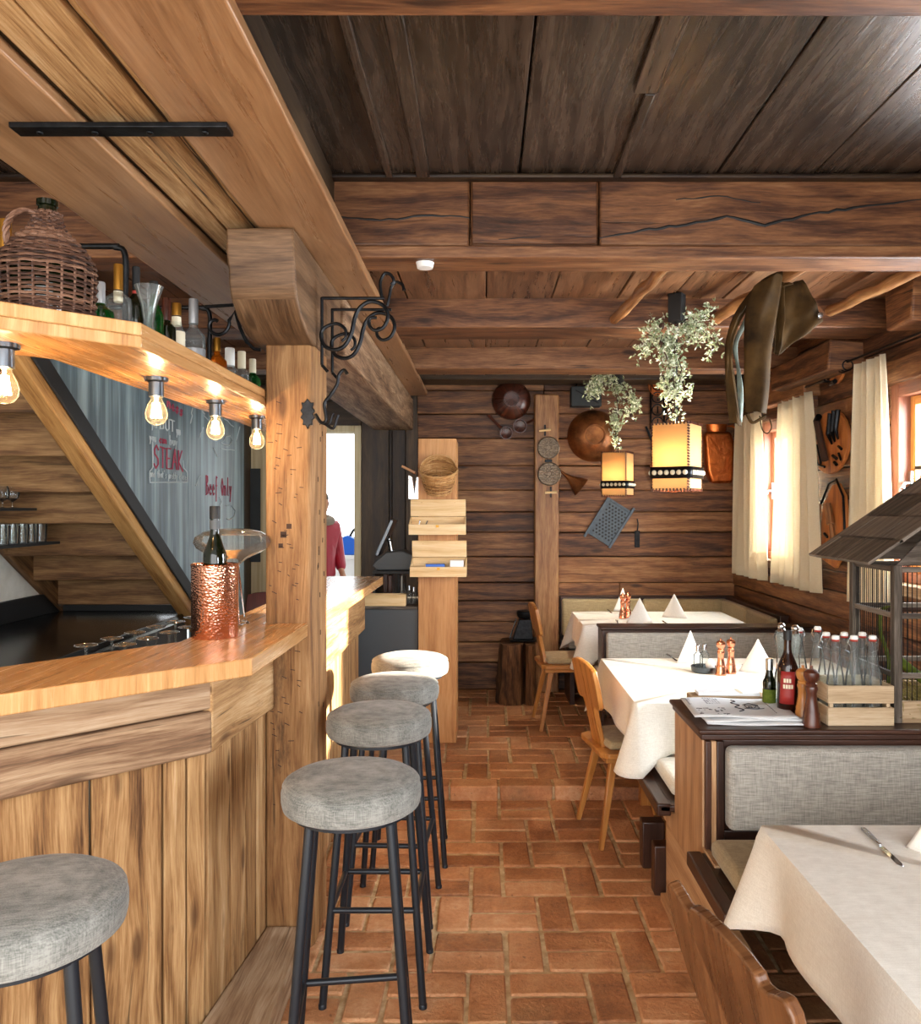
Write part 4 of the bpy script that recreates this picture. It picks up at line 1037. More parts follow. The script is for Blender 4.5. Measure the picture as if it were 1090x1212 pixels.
# paper bag / knife holder hung at the pillar's left
hd = thing('steel_holder', 'steel holder with a brown wooden lid hung on the left side of the pillar', 'holder', (xa-.0215, 5.25, 1.72))
b = MB(); b.prism([(-.045, -.07), (0.022, -.07), (.022, .075), (.008, .075), (-.005, -.03), (-.02, .075), (-.045, .09)], 5.22-5.25, 5.30-5.25, 'xz'); b.build('clip', M['steel'], hd, bev=.002)
b = MB(); b.box(-.07, .03, -.04, .06, -.008, .008, m=Mx((-.025, 0, .115), (0, .45, 0))); b.build('lid', M['honey'], hd, bev=.003)
# ================================================================ CHAIRS
def chair(loc, rot, label, wm, cushion, carved, group='plank-back dining chairs'):
    t = thing('dining_chair', label, 'chair', loc, rot, group)
    s = MB()
    so = [(-.20, -.165), (-.17, -.20), (.17, -.225), (.215, -.19), (.215, .19), (.17, .225), (-.17, .20), (-.20, .165)]
    s.prism(so, .424, .45, 'xy'); s.build('seat', wm, t, bev=.006)
    for sx in (-1, 1):
        for sy in (-1, 1):
            l = MB(); l.tube([(.125*sx, .125*sy, .40), (.205*sx, .19*sy, .004)], [.026, .016], 4, m=None); l.build('leg', wm, t, bev=.004)
    for sy in (-1, 1):
        a = MB(); a.box(-.17, .17, .125*sy-.035, .125*sy+.035, .395, .423, g=0); a.build('seat_batten', wm, t, bev=.004)
    b = MB()
    if carved:
        half = [(.075, -.01), (.072, .05), (.085, .11), (.12, .17), (.16, .23), (.182, .28), (.188, .335), (.184, .372), (.170, .386), (.150, .380), (.125, .368), (.105, .366), (.098, .378), (.06, .386), (0, .389)]
    else:
        half = [(.085, -.01), (.075, .06), (.07, .14), (.075, .19), (.10, .205), (.16, .20), (.182, .215), (.188, .30), (.18, .39), (.12, .405), (.05, .412)]
    if carved: half = [(y*1.12, z*1.13) for y, z in half]
    o = half+[(-y, z) for y, z in half[::-1] if y > 0]
    m = Mx((-.155, 0, .45), (0, -.2, 0))
    b.prism(o, -.013, .011, 'yz', m=m, g=1)
    bo = b.build('backrest', wm, t, bev=.005)
    if carved:      # drop-shaped piercing
        c = MB(); c.prism([(-.012, .16), (.012, .16), (.016, .185), (.010, .215), (0, .235), (-.010, .215), (-.016, .185)], -.1, .1, 'yz', m=m)
        co = c.build('cutter', wm); co.parent = t; md = bo.modifiers.new('Hole', 'BOOLEAN'); md.object = co; md.operation = 'DIFFERENCE'; md.solver = 'EXACT'
        bpy.context.view_layer.update()
        dg = bpy.context.evaluated_depsgraph_get(); me = bpy.data.meshes.new_from_object(bo.evaluated_get(dg))
        bo.modifiers.clear(); bo.data = me; bpy.data.objects.remove(co)
    if cushion:
        c = MB(); c.prism([(-.15, -.15), (.17, -.18), (.19, .0), (.17, .18), (-.15, .15), (-.165, 0)], .451, .49, 'xy')
        c.build('seat_cushion', M['beigefab'], t, bev=.018, seg=4)
    return t
chair((.715, 3.95, 0), .16, 'honey-coloured wooden chair pulled up to the middle table', M['honey'], True, False)
chair((.575, 5.66, STEP_Z), .08, 'honey-coloured wooden chair pulled up to the rearmost table', M['honey'], True, False)
chair((.645, 1.42, 0), .22, 'dark brown wooden chair with a carved back at the front table', M['brownchair'], False, True)
chair((-1.70, 6.15, STEP_Z), -PI/2, 'dark red-brown wooden chair past the end of the chalkboard, seen behind the post', M['redchair'], False, False)
# ================================================================ TABLES
def cloth(x0, x1, y0, y1, z, drop, seed, label, cdrop=.10, flare=.02):
    """white cloth: flat top, hanging hems with soft folds, longer pointed corners"""
    rr = random.Random(seed)
    b = MB(); c = .012
    # perimeter
    P = []
    def side(ax, ay, bx_, by_, nx, ny, n=26):
        for i in range(n):
            t = i/n; P.append((ax+(bx_-ax)*t, ay+(by_-ay)*t, nx, ny))
    def corner(cx, cy_, a0):
        for i in range(9):
            a = a0+PI/2*i/9; P.append((cx+c*math.cos(a), cy_+c*math.sin(a), math.cos(a), math.sin(a)))
    side(x0+c, y0, x1-c, y0, 0, -1); corner(x1-c, y0+c, -PI/2); side(x1, y0+c, x1, y1-c, 1, 0); corner(x1-c, y1-c, 0)
    side(x1-c, y1, x0+c, y1, 0, 1); corner(x0+c, y1-c, PI/2); side(x0, y1-c, x0, y0+c, -1, 0); corner(x0+c, y0+c, PI)
    N = len(P); K = 9
    cs = [(x0, y0), (x1, y0), (x1, y1), (x0, y1)]
    ph = rr.uniform(0, 6)
    rings = []
    acc = 0
    for k in range(K+1):
        t = k/K; ring = []
        for i, (x, y, nx, ny) in enumerate(P):
            dc = min(math.hypot(x-a, y-d) for a, d in cs)
            near = math.exp(-(dc/.085)**2)
            L = drop+cdrop*math.exp(-(dc/.10)**1.3)
            fold = math.sin(i*.55+ph)*.008+math.sin(i*.23+ph*2)*.008
            off = t**.8*(flare+fold*(1-near))+near*t**1.1*.075-.02*t*math.exp(-((dc-.14)/.07)**2)
            zz = z-L*t
            if k == 0: off = 0
            if t < .12 and k: off += .002
            ring.append(b.bm.verts.new((x+nx*off, y+ny*off, zz)))
        rings.append(ring)
    for k in range(K):
        for i in range(N):
            j = (i+1) % N
            b.face([rings[k][j], rings[k][i], rings[k+1][i], rings[k+1][j]], [(0, 0), (1, 0), (1, 1), (0, 1)], .5)
    # top with pressed fold lines
    nx_, ny_ = 24, 18
    cen = b.bm.verts.new(((x0+x1)/2, (y0+y1)/2, z+.001))
    for i in range(N):
        j = (i+1) % N; b.face([rings[0][i], rings[0][j], cen], [(0, 0), (1, 0), (1, 1)], .5)
    o = b.build('tablecloth', M['linen'], sharp=70)
    p = Vector(((x0+x1)/2, (y0+y1)/2, z)); o.data.transform(Matrix.Translation(-p)); o.location = p
    md = o.modifiers.new('Solidify', 'SOLIDIFY'); md.thickness = .0015; md.offset = 1
    tag(o, label, 'tablecloth', 'white tablecloths')
    return o
def table(x0, x1, y0, y1, z, zf, label, wm):
    t = thing('dining_table', label, 'table', ((x0+x1)/2, (y0+y1)/2, zf), 0, 'dining tables under white cloths')
    hx, hy = (x1-x0)/2-.012, (y1-y0)/2-.012; h = z-zf-.004
    b = MB(); b.box(-hx, hx, -hy, hy, h-.03, h); b.build('tabletop', wm, t, bev=.004)
    b = MB(); b.box(-hx+.06, hx-.06, -hy+.06, -hy+.085, h-.12, h-.031); b.box(-hx+.06, hx-.06, hy-.085, hy-.06, h-.12, h-.031); b.box(-hx+.06, -hx+.085, -hy+.086, hy-.086, h-.12, h-.031); b.box(hx-.085, hx-.06, -hy+.086, hy-.086, h-.12, h-.031)
    b.build('apron', wm, t, bev=.003)
    for sx in (-1, 1):
        for sy in (-1, 1):
            b = MB(); x, y = sx*(hx-.20), sy*(hy-.17); b.box(x-.03, x+.03, y-.03, y+.03, 0, h-.031); b.build('leg', wm, t, bev=.004)
T0, T2, T3 = (.735, 1.86, 1.22, 2.14, .75), (.655, 1.90, 3.47, 4.50, .75), (.67, 1.80, 5.40, 6.13, .80)
table(*T0, 0, 'table under the white cloth at the front right, beside the carved chair', M['bench'])
table(*T2, 0, 'table under the white cloth in the middle of the right side', M['honey'])
table(*T3, STEP_Z, 'table under the white cloth at the far end of the room', M['honey'])
cloth(*T0, .20, 3, 'white cloth on the front right table with a bare knife on it', .075, .02)
cloth(*T2, .20, 5, 'white cloth on the middle table, sunlit along its aisle edge', .10, .02)
cloth(*T3, .17, 9, 'white cloth on the rearmost table by the upright post', .12, .02)
# ================================================================ BENCHES
def pad(name, mat, x0, x1, y0, y1, z0, z1, root, r=.03):
    b = MB(); b.box(x0, x1, y0, y1, z0, z1); return wp(b.build(name, mat, bev=r, seg=4), root)
bn = thing('bench', 'dark panelled double bench with bare wooden end panel and flat top carrying bottles', 'bench', (1.4, 2.88, 0), 0, 'upholstered benches')
BXX = XR-.012
b = MB(); b.prism([(2.55, .34), (3.52, .33), (3.55, .40), (3.085, .42), (3.085, .834), (2.695, .834), (2.695, .46), (2.55, .46)], .732, .752, 'yz', g=1); wbuild(b, 'end_panel', M['panel'], bn, bev=.003)
b = MB(); b.box(.715, BXX, 2.668, 3.105, .842, .858, g=0); b.box(.725, BXX, 2.68, 3.095, .82, .841, g=0); wbuild(b, 'top_board', M['bench'], bn, bev=.005)
b = MB(); b.box(.7525, BXX, 2.695, 3.085, .3, .819, g=0); wbuild(b, 'back_box', M['bench'], bn, bev=.004)
b = MB(); b.box(.738, .757, 2.672, 2.6945, .3, .819, g=2); b.box(.775, .80, 2.672, 2.6945, .30, .819, g=2); b.box(.80, BXX, 2.678, 2.6945, .46, .52, g=0); wbuild(b, 'corner_moulding', M['bench'], bn, bev=.003)
b = MB(); b.box(.7575, .7745, 2.674, 2.6945, .3, .819, g=2); wbuild(b, 'bare_strip', M['panel'], bn, bev=.003)
pad('back_cushion', M['benchfab'], .803, BXX-.01, 2.63, 2.694, .532, .805, bn, .022)
pad('back_cushion', M['benchfab'], .803, BXX-.01, 3.087, 3.14, .53, .80, bn, .022)
b = MB(); b.box(.675, BXX, 2.26, 2.668, .425, .452, g=0); b.box(.672, .72, 2.25, 2.668, .41, .458, g=1); wbuild(b, 'seat_board', M['bench'], bn, bev=.006)
b = MB(); b.box(.675, BXX, 3.0855, 3.58, .425, .452, g=0); b.box(.665, .72, 3.0855, 3.60, .41, .458, g=1); wbuild(b, 'seat_board', M['bench'], bn, bev=.006)
pad('seat_cushion', M['beigefab'], .735, BXX-.02, 2.27, 2.62, .459, .522, bn, .026)
pad('seat_cushion', M['seatfab'], .735, BXX-.02, 3.15, 3.57, .459, .522, bn, .026)
for (y0, y1) in ((3.30, 3.37), (3.55, 3.62), (2.62, 2.69)):
    b = MB(); b.box(.70, .80, y0, y1, .0, .205 if y0 > 3 else .15, g=2); wbuild(b, 'foot', M['bench'], bn, bev=.006)
b = MB(); b.box(.745, .775, .9, 3.29, .0, .32, g=1); b.box(.715, .745, .9, 3.26, 0, .035, g=1); wbuild(b, 'plinth_board', M['panel'], bn, bev=.004)
rb = thing('bench', 'low upholstered bench back between the middle and rearmost tables', 'bench', (1.4, 5.03, STEP_Z), 0, 'upholstered benches')
b = MB(); b.box(.727, BXX, 4.97, 5.10, STEP_Z+.3, .84, g=0); b.box(.724, .742, 4.955, 5.11, STEP_Z+.2, .84, g=2); wbuild(b, 'back_box', M['bench'], rb, bev=.004)
b = MB(); b.box(.715, BXX, 4.945, 5.12, .841, .859, g=0); wbuild(b, 'top_rail', M['bench'], rb, bev=.006)
pad('back_cushion', M['benchfab'], .752, BXX-.01, 4.925, 4.969, .50, .825, rb, .018)
b = MB(); b.box(.68, BXX, 4.545, 4.9, .425, .452, g=0); b.box(.69, .74, 4.50, 4.96, .415, .462, g=1); wbuild(b, 'seat_board', M['bench'], rb, bev=.006)
pad('seat_cushion', M['seatfab'], .745, BXX-.02, 4.56, 4.92, .463, .52, rb, .024)
b = MB(); b.box(.72, BXX, 5.101, 5.44, .46, .487, g=0); wbuild(b, 'seat_board', M['bench'], rb, bev=.006)
pad('seat_cushion', M['seatfab'], .735, BXX-.02, 5.13, 5.43, .488, .535, rb, .024)
b = MB(); b.box(.76, .79, 4.56, 5.42, STEP_Z, .42, g=1); b.box(.72, .82, 5.2, 5.30, STEP_Z, .26, g=2); wbuild(b, 'foot', M['bench'], rb, bev=.006)
lb_ = thing('bench', 'beige upholstered corner bench along the far wall and the right wall', 'bench', (1.3, 6.5, STEP_Z), 0, 'upholstered benches')
b = MB(); b.box(.63, XR-.012, 6.66, 6.715, .45, .862, g=0); b.box(XR-.075, XR-.012, 5.46, 6.659, .45, .862, g=1); wbuild(b, 'back_frame', M['bench'], lb_, bev=.005)
for (x0, x1, y0, y1) in ((.64, 1.30, 6.59, 6.658), (1.31, XR-.085, 6.59, 6.658), (XR-.145, XR-.077, 5.48, 5.98), (XR-.145, XR-.077, 5.99, 6.588)):
    pad('back_cushion', M['beigefab'], x0, x1, y0, y1, .54, .842, lb_, .022)
b = MB(); b.box(.64, XR-.012, 6.18, 6.657, .47, .50, g=0); b.box(1.83, XR-.08, 5.46, 6.18, .47, .50, g=1); b.box(.66, .70, 6.2, 6.6, STEP_Z, .469, g=2); b.box(1.86, 1.9, 5.5, 6.2, STEP_Z, .469, g=1); wbuild(b, 'seat_board', M['bench'], lb_, bev=.004)
pad('seat_cushion', M['seatfab'], .65, XR-.15, 6.19, 6.585, .501, .55, lb_, .02)
# ================================================================ TABLE SETTINGS
def napkin(loc, rot, label, h=.17, w=.10, first=[None]):
    if first[0] is None:
        b = MB()
        def fn(u, v):
            a = -1.15+2.3*u; r = w*(1-v)**1.05+.0015
            return (r*math.sin(a)+.0, -r*math.cos(a)*.55+w*.3*(1-v), h*v*(1-.0*abs(a)))
        b.grid(fn, 14, 10)
        first[0] = b.build('napkin', M['napkin'], solid=.004); o = first[0]
    else:
        o = first[0].copy(); C.objects.link(o)
    o.location = loc; o.rotation_euler = (0, 0, rot); tag(o, label, 'napkin', 'standing folded white napkins'); return o
def mill(loc, h, mat, label, first={}, group=None, cat='pepper mill'):
    key = (h, mat.name)
    if key in first: return dup(first[key], loc, 0, label)
    t = thing('pepper_mill', label, cat, loc, 0, group)
    s = h/.2
    b = MB(); b.lathe([(.001, 0), (.029*s, 0), (.0295*s, .012*s), (.027*s, .018*s), (.0275*s, .03*s), (.025*s, .034*s), (.026*s, .045*s), (.0235*s, .05*s), (.0175*s, .085*s), (.0165*s, .11*s), (.021*s, .125*s), (.0185*s, .132*s), (.001, .132*s)], 28, cap=False); b.build('body', mat, t)
    b = MB(); b.lathe([(.001, .1325*s), (.017*s, .1325*s), (.018*s, .140*s), (.014*s, .144*s), (.021*s, .152*s), (.0255*s, .166*s), (.024*s, .178*s), (.014*s, .187*s), (.006*s, .189*s), (.005*s, .194*s), (.0055*s, .199*s), (.001, .2*s)], 28, cap=False); b.build('head', mat, t)
    first[key] = t; return t
def knife(name, p, q, z, label, cat, group=None, w=.010):
    p, q = Vector((*p, z)), Vector((*q, z)); d = q-p; L = d.length
    t = thing(name, label, cat, p, math.atan2(d.y, d.x), group)
    b = MB()
    b.prism([(L*.48, -.006), (L*.93, -.008), (L, .002), (L*.93, .007), (L*.48, .006)], .001, .003, 'xy'); b.build('blade', M['chrome'], t)
    b = MB(); b.prism([(0, -.005), (.006, -.007), (L*.25, -.006), (L*.47, -.004), (L*.47, .004), (L*.25, .006), (.006, .007), (0, .005)], .001, .007, 'xy'); b.build('handle', M['steel'], t, bev=.0015)
    return t
def fork(p, q, z, label, group=None):
    p, q = Vector((*p, z)), Vector((*q, z)); d = q-p; L = d.length
    t = thing('fork', label, 'fork', p, math.atan2(d.y, d.x), group)
    b = MB(); b.prism([(0, -.006), (L*.3, -.004), (L*.7, -.003), (L*.7, .003), (L*.3, .004), (0, .006)], .001, .004, 'xy'); b.build('handle', M['steel'], t)
    b = MB(); b.prism([(L*.7, -.004), (L*.76, -.011), (L*.78, -.011), (L*.78, .011), (L*.76, .011), (L*.7, .004)], .001, .004, 'xy')
    for k in range(4): b.box(L*.779, L, -.011+k*.0063, -.0085+k*.0063+.0005, .001, .0035)
    b.build('tines', M['chrome'], t); return t
def on(px, py, z):
    y = (CAMZ-z)*F_PX/(py-VY); return ((px-VX)*y/F_PX, y, z)
z2 = T2[4]+.0025; z3 = T3[4]+.0025; z0_ = T0[4]+.0025
napkin(on(817, 783, z2), .5, 'folded napkin standing behind the tray on the middle table')
napkin(on(897, 796, z2), -.4, 'folded napkin standing near the bottles, right of the copper mills on the middle table')
napkin(on(737, 722, z3), .6, 'folded napkin standing behind the copper mills on the rearmost table')
napkin(on(757, 737, z3), .1, 'folded napkin standing in front, right of the copper mills on the rearmost table')
napkin(on(798, 731, z3), -.5, 'folded napkin standing apart from the copper mills on the rearmost table')
m1 = mill(on(853, 799, z2), .185, M['copperp'], 'copper mill on the middle table, nearer the tray', group='copper pepper and salt mills')
mill(on(865, 797, z2), .185, M['copperp'], 'copper mill on the middle table, on the side away from the tray')
mill(on(737, 732, z3), .185, M['copperp'], 'copper mill on the rearmost table, nearer the aisle')
mill(on(743, 731, z3), .185, M['copperp'], 'copper mill on the rearmost table, on the side away from the aisle')
tr_ = thing('cruet_tray', 'small round dark tray holding glass cruets on the middle table', 'tray', on(833, 795, z2))
b = MB(); b.lathe([(.001, 0), (.055, 0), (.062, .004), (.066, .03), (.064, .03), (.060, .006), (.001, .006)], 32, cap=False); b.build('tray_dish', M['darksteel'], tr_)
bx_, by_, bz_ = on(833, 795, z2)
bottle('cruet_bottle', (bx_-.028, by_+.005, bz_+.0065), .024, .13, M['jar_glass'], M['steel'], 'clear glass cruet in the tray, on the aisle side', group='glass cruets on the tray', cap_h=.02, neck=.45)
bottle('cruet_bottle', (bx_+.012, by_+.033, bz_+.0065), .024, .13, M['jar_glass'], M['steel'], 'clear glass cruet at the back of the tray', group='glass cruets on the tray', cap_h=.02, neck=.45)
b = MB(); b.ball((0, 0, .034), (.024, .024, .033), 18, 12); o = b.build('egg_shaker', M['porcelain'], loc=(bx_+.026, by_-.024, bz_+.0065)); tag(o, 'white egg-shaped shaker in the small round tray', 'shaker')
knife('knife', on(789, 775, z2)[:2], on(802, 783, z2)[:2], z2, 'knife lying beyond the napkin toward the aisle on the middle table', 'knife')
knife('knife', on(719, 722, z3)[:2], on(724, 726, z3)[:2], z3, 'knife on the aisle side of the rearmost table, farther away', 'knife')
fork(on(732, 741, z3)[:2], on(730, 734, z3)[:2], z3, 'fork lying in front of the copper mills on the rearmost table')
knife('knife', on(789, 739, z3)[:2], on(784, 735, z3)[:2], z3, 'knife between two napkins on the rearmost table', 'knife')
fork(on(878, 787, z2)[:2], on(905, 790, z2)[:2], z2, 'fork lying behind the right napkin of the middle table')
knife('knife', on(1021, 982, z0_)[:2], on(1069, 1028, z0_)[:2], z0_, 'knife lying alone on the front right tablecloth', 'knife', w=.02)
napkin((1.02+.11, 1.95, z0_), -.5, 'folded napkin at the picture edge on the front right tablecloth')
# ================================================================ ON THE BENCH TOP
ZT = .8585
def printed(name, w, h, th, seed, label, loc, rot, heading):
    rr = random.Random(seed)
    t = thing(name, label, 'newspaper', loc, rot, 'newspapers on the bench top')
    b = MB()
    def fn(u, v): return (-w/2+w*u, -h/2+h*v, th+.004*math.sin(PI*u)*math.sin(PI*v)+.002*math.sin(u*7+seed))
    b.grid(fn, 14, 10)
    o = b.build('sheet', M['paper'], t, solid=max(th, .002))
    if heading:
        p = MB()
        def Z(x, y): u, v = (x+w/2)/w, (y+h/2)/h; return th+.004*math.sin(PI*u)*math.sin(PI*v)+.002*math.sin(u*7+seed)+max(th, .002)/2+.0008
        for c in range(2):
            for k in range(11):
                x0 = -w/2+.012+c*.062; y = h/2-.015-k*.009
                for q in range(6):
                    if rr.random() < .85: p.box(x0+q*.009, x0+q*.009+.0065, y-.002, y, Z(x0, y)-.0005, Z(x0, y))
        for k in range(24):
            x, y = rr.uniform(-w/2+.02, -w/2+.12), rr.uniform(-h/2+.015, -h/2+.10); s = rr.uniform(.004, .012)
            p.box(x, x+s, y, y+s*.7, Z(x, y)-.0005, Z(x, y)+.0002)
        cur = [(.0+.012*math.sin(i*1.1), .09-.011*i) for i in range(16)]
        p.tube([(x, y, Z(x, y)) for x, y in cur], .0022, 5)
        for seg in ([(.03, -.02), (.075, -.02), (.075, .02), (.03, .02), (.03, -.02)], [(.025, .02), (.0525, .05), (.08, .02)], [(.04, -.02), (.04, .0), (.05, .0), (.05, -.02)], [(.06, -.01), (.07, .01)], [(.02, -.03), (.06, -.035), (.09, -.02)]):
            p.tube([(x, y, Z(x, y)) for x, y in seg], .0016, 5)
        for k in range(9): p.box(.115, .118, .08-.02*k, .092-.02*k, Z(.116, .08-.02*k)-.0005, Z(.116, .08-.02*k)+.0003)
        p.build('print', M['ink'], t)
    return t
printed('newspaper', .36, .26, .004, 2, 'newspaper at the bottom of the pile on the bench top', (.945, 2.845, ZT), -.05, False)
printed('newspaper', .35, .25, .004, 4, 'newspaper in the middle of the pile on the bench top', (.925, 2.855, ZT+.010), .05, False)
printed('newspaper', .35, .27, .003, 6, 'printed newspaper on top of the pile with a small house drawing', (.905, 2.875, ZT+.020), -.06, True)
tb = thing('menu_folder', 'pale blue card menu lying on a tan folder behind the newspapers', 'menu', (.90, 3.055, ZT))
b = MB(); b.box(-.12, .17, -.03, .04, 0, .028); b.build('folder', M['crate'], tb, bev=.003)
b = MB(); b.box(-.09, .14, -.028, .038, .029, .040, m=Mx((0, 0, 0), (0, 0, -.04))); b.build('card', M['cardwhite'], tb, bev=.001)
b = MB(); b.box(.062, .074, -.033, .04, .0395, .0412); b.build('band', M['cream'], tb)
mill((1.107, 2.715, ZT), .205, M['treen'], 'dark brown wooden pepper mill on the bench top in front of the bottles', group='wooden mills on the bench top')
mill((1.077+.035, 2.80, ZT), .19, M['honey'], 'light wooden mill close behind the dark brown pepper mill', group='wooden mills on the bench top')
mill((1.150, 2.815, ZT), .17, M['pole'], 'reddish wooden mill between the dark pepper mill and the crate', group='wooden mills on the bench top')
rl = bottle('beer_bottle', (1.083+.0, 2.885-.02, ZT), .036, .30, M['brown_glass'], M['blackmat'], 'dark brown bottle with a red label on the bench top', 'bottle', cap_h=.02, neck=.36, shoulder=.58)
b = MB(); n = 10
def lf(u, v):
    a = -PI/2-1.0+1.45*u; sk = .5-.5*math.cos(0); w_ = (.7+.3*v)
    return (.0368*math.cos(a-.2*(1-v)), .0368*math.sin(a-.2*(1-v)), .045+.115*v)
b.grid(lf, 12, 4); b.build('label', M['redlabel'], rl, solid=.0006)
p = MB()
for k, (zz, nn) in enumerate(((.128, 3), (.107, 4))):       # pale bold lettering, not legible in the photograph
    for q in range(nn):
        a = -PI/2-.62+.24*q-.05*k; p.box(-.0035, .0035, -.0005, .0012, -.007, .007, m=Matrix.Translation((.0372*math.cos(a), .0372*math.sin(a), zz)) @ Matrix.Rotation(a+PI/2, 4, 'Z'))
p.build('label_lettering', M['cream'], rl)
bottle('oil_bottle', (1.048, 2.95, ZT), .024, .185, M['dark_glass'], M['steel'], 'small dark oil bottle with a steel cap behind the newspapers', cap_h=.03, neck=.5, shoulder=.55, lab=(.1, .4, M['moss']))
def carafe(loc, label, first=[None]):
    if first[0]: return dup(first[0], loc, 0, label)
    t = thing('glass_carafe', label, 'carafe', loc, 0, 'tall glass carafes on the bench top')
    b = MB(); b.lathe([(.001, .003), (.032, .003), (.034, .03), (.028, .09), (.018, .15), (.016, .20), (.024, .235), (.027, .262), (.020, .28), (.018, .28), (.024, .262), (.014, .20), (.030, .03), (.001, .006)], 22, cap=False); b.build('body', M['jar_glass'], t)
    b = MB(); b.ball((0, 0, .298), .014, 14, 8); b.lathe([(.017, .279), (.012, .29)], 14); b.build('stopper', M['chrome'], t); first[0] = t; return t
carafe((1.105, 2.985, ZT), 'tall clear glass carafe with round stopper, nearest the small oil bottle')
carafe((1.135, 2.93, ZT), 'tall clear glass carafe with round stopper, nearest the red-label bottle')
def swing(loc, label, first=[None]):
    if first[0]: return dup(first[0], loc, R.uniform(-.5, .5), label)
    t = thing('swing_top_bottle', label, 'bottle', loc, 0, 'clear swing-top bottles')
    b = MB(); b.lathe([(.001, .002), (.027, .002), (.030, .006), (.030, .12), (.027, .15), (.018, .20), (.0135, .235), (.0125, .25), (.015, .254), (.015, .266), (.009, .268)], 22, cap=False); b.build('glass', M['jar_glass'], t)
    b = MB(); b.lathe([(.012, .2685), (.0135, .272), (.012, .2745)], 16); b.build('seal', M['redcap'], t)
    b = MB(); b.lathe([(.012, .275), (.0135, .279), (.012, .287), (.006, .289)], 16); b.build('stopper', M['porcelain'], t)
    b = MB()
    for s in (-1, 1): b.tube([(s*.0145, 0, .252), (s*.019, .006, .262), (s*.017, .002, .276), (s*.013, 0, .282)], .0012, 5)
    b.tube([(-.019, .006, .262), (-.02, .018, .235), (0, .022, .225), (.02, .018, .235), (.019, .006, .262)], .0012, 5); b.build('wire', M['steel'], t); first[0] = t; return t
CX0, CX1, CY0, CY1 = 1.163, 1.388, 2.715, 2.90
q = 0
names = ['front row of the crate, by its aisle corner', 'front row of the crate, its middle', 'front row of the crate, by the bird cage', 'back row of the crate, by its aisle corner', 'back row of the crate, its middle', 'back row of the crate, by the bird cage']
for j in range(2):
    for i in range(3):
        swing((CX0+.048+.064*i, CY0+.052+.075*j, ZT+.0105), 'clear swing-top bottle in the '+names[j*3+i])
swing((1.205-.02, 3.02, ZT), 'clear swing-top bottle standing loose behind the crate, nearer the carafes')
swing((1.265, 3.045, ZT), 'clear swing-top bottle standing loose behind the crate, nearer the bird cage')
cr_ = thing('bottle_crate', 'small pale wooden crate of swing-top bottles on the bench top', 'crate', ((CX0+CX1)/2, (CY0+CY1)/2, ZT))
def cslat(x0, x1, y0, y1, z0, z1, g): b = MB(); b.box(x0, x1, y0, y1, z0, z1, g=g); return wp(b.build('slat', M['crate'], bev=.0025), cr_)
for (za, zb) in ((ZT, ZT+.062), (ZT+.076, ZT+.136)):
    cslat(CX0, CX1, CY0, CY0+.009, za, zb, 0); cslat(CX0, CX1, CY1-.009, CY1, za, zb, 0)
    cslat(CX0, CX0+.009, CY0+.0095, CY1-.0095, za, zb, 1); cslat(CX1-.009, CX1, CY0+.0095, CY1-.0095, za, zb, 1)
for x in (CX0+.010, CX1-.022):
    for y in (CY0+.0095, CY1-.0215): b = MB(); b.box(x, x+.012, y, y+.012, ZT+.0, ZT+.13, g=2); wp(b.build('corner_block', M['crate'], bev=.001), cr_)
b = MB(); b.box(CX0+.023, CX1-.023, CY0+.022, CY1-.022, ZT+.001, ZT+.010, g=0); wp(b.build('base_board', M['crate']), cr_)
# ---- bird cage
cg = thing('bird_cage', 'old wooden bird cage with a grey shingled roof on the bench top', 'bird cage', (1.72, 2.9, ZT))
GX0, GX1, GY0, GY1 = 1.405, 2.03, 2.75, 3.09
for x in (GX0, GX1-.028):
    for y in (GY0, GY1-.028): b = MB(); b.box(x, x+.028, y, y+.028, ZT, 1.40, g=2); wbuild(b, 'post', M['shingle'], cg, bev=.002)
b = MB()
for (za, zb) in ((ZT, ZT+.075),):
    b.box(GX0+.029, GX1-.029, GY0+.002, GY0+.016, za, zb, g=0); b.box(GX0+.029, GX1-.029, GY1-.016, GY1-.002, za, zb, g=0); b.box(GX0+.002, GX0+.016, GY0+.029, GY1-.029, za, zb, g=1); b.box(GX1-.016, GX1-.002, GY0+.029, GY1-.029, za, zb, g=1)
b.box(GX0+.017, GX1-.017, GY0+.017, GY1-.017, ZT, ZT+.02); wbuild(b, 'base_tray', M['crate'], cg, bev=.002)
b = MB()
for z in (1.01, 1.215, 1.375):
    b.box(GX0+.029, GX1-.029, GY0+.006, GY0+.022, z, z+.018, g=0); b.box(GX0+.029, GX1-.029, GY1-.022, GY1-.006, z, z+.018, g=0)
    b.box(GX0+.006, GX0+.022, GY0+.029, GY1-.029, z, z+.018, g=1); b.box(GX1-.022, GX1-.006, GY0+.029, GY1-.029, z, z+.018, g=1)
wbuild(b, 'rail', M['shingle'], cg, bev=.002)
b = MB()
n = 34
for k in range(n):
    x = GX0+.034+(GX1-GX0-.068)*k/(n-1)
    b.tube([(x, GY0+.013, ZT+.07), (x, GY0+.013, 1.385)], .0014, 4); b.tube([(x, GY1-.013, ZT+.07), (x, GY1-.013, 1.385)], .0014, 4)
n = 19
for k in range(n):
    y = GY0+.034+(GY1-GY0-.068)*k/(n-1)
    b.tube([(GX0+.014, y, ZT+.07), (GX0+.014, y, 1.385)], .0014, 4); b.tube([(GX1-.014, y, ZT+.07), (GX1-.014, y, 1.385)], .0014, 4)
wbuild(b, 'wire_bars', M['iron'], cg)
ridge = ((GX0+GX1)/2, 1.74); ev = 1.405
b = MB()
for y in (GY0+.004, GY1-.016):
    b = MB(); b.prism([(GX0+.01, 1.40), (GX1-.01, 1.40), (ridge[0], ridge[1]-.035)], y, y+.012, 'xz'); wbuild(b, 'gable_board', M['shingle'], cg)
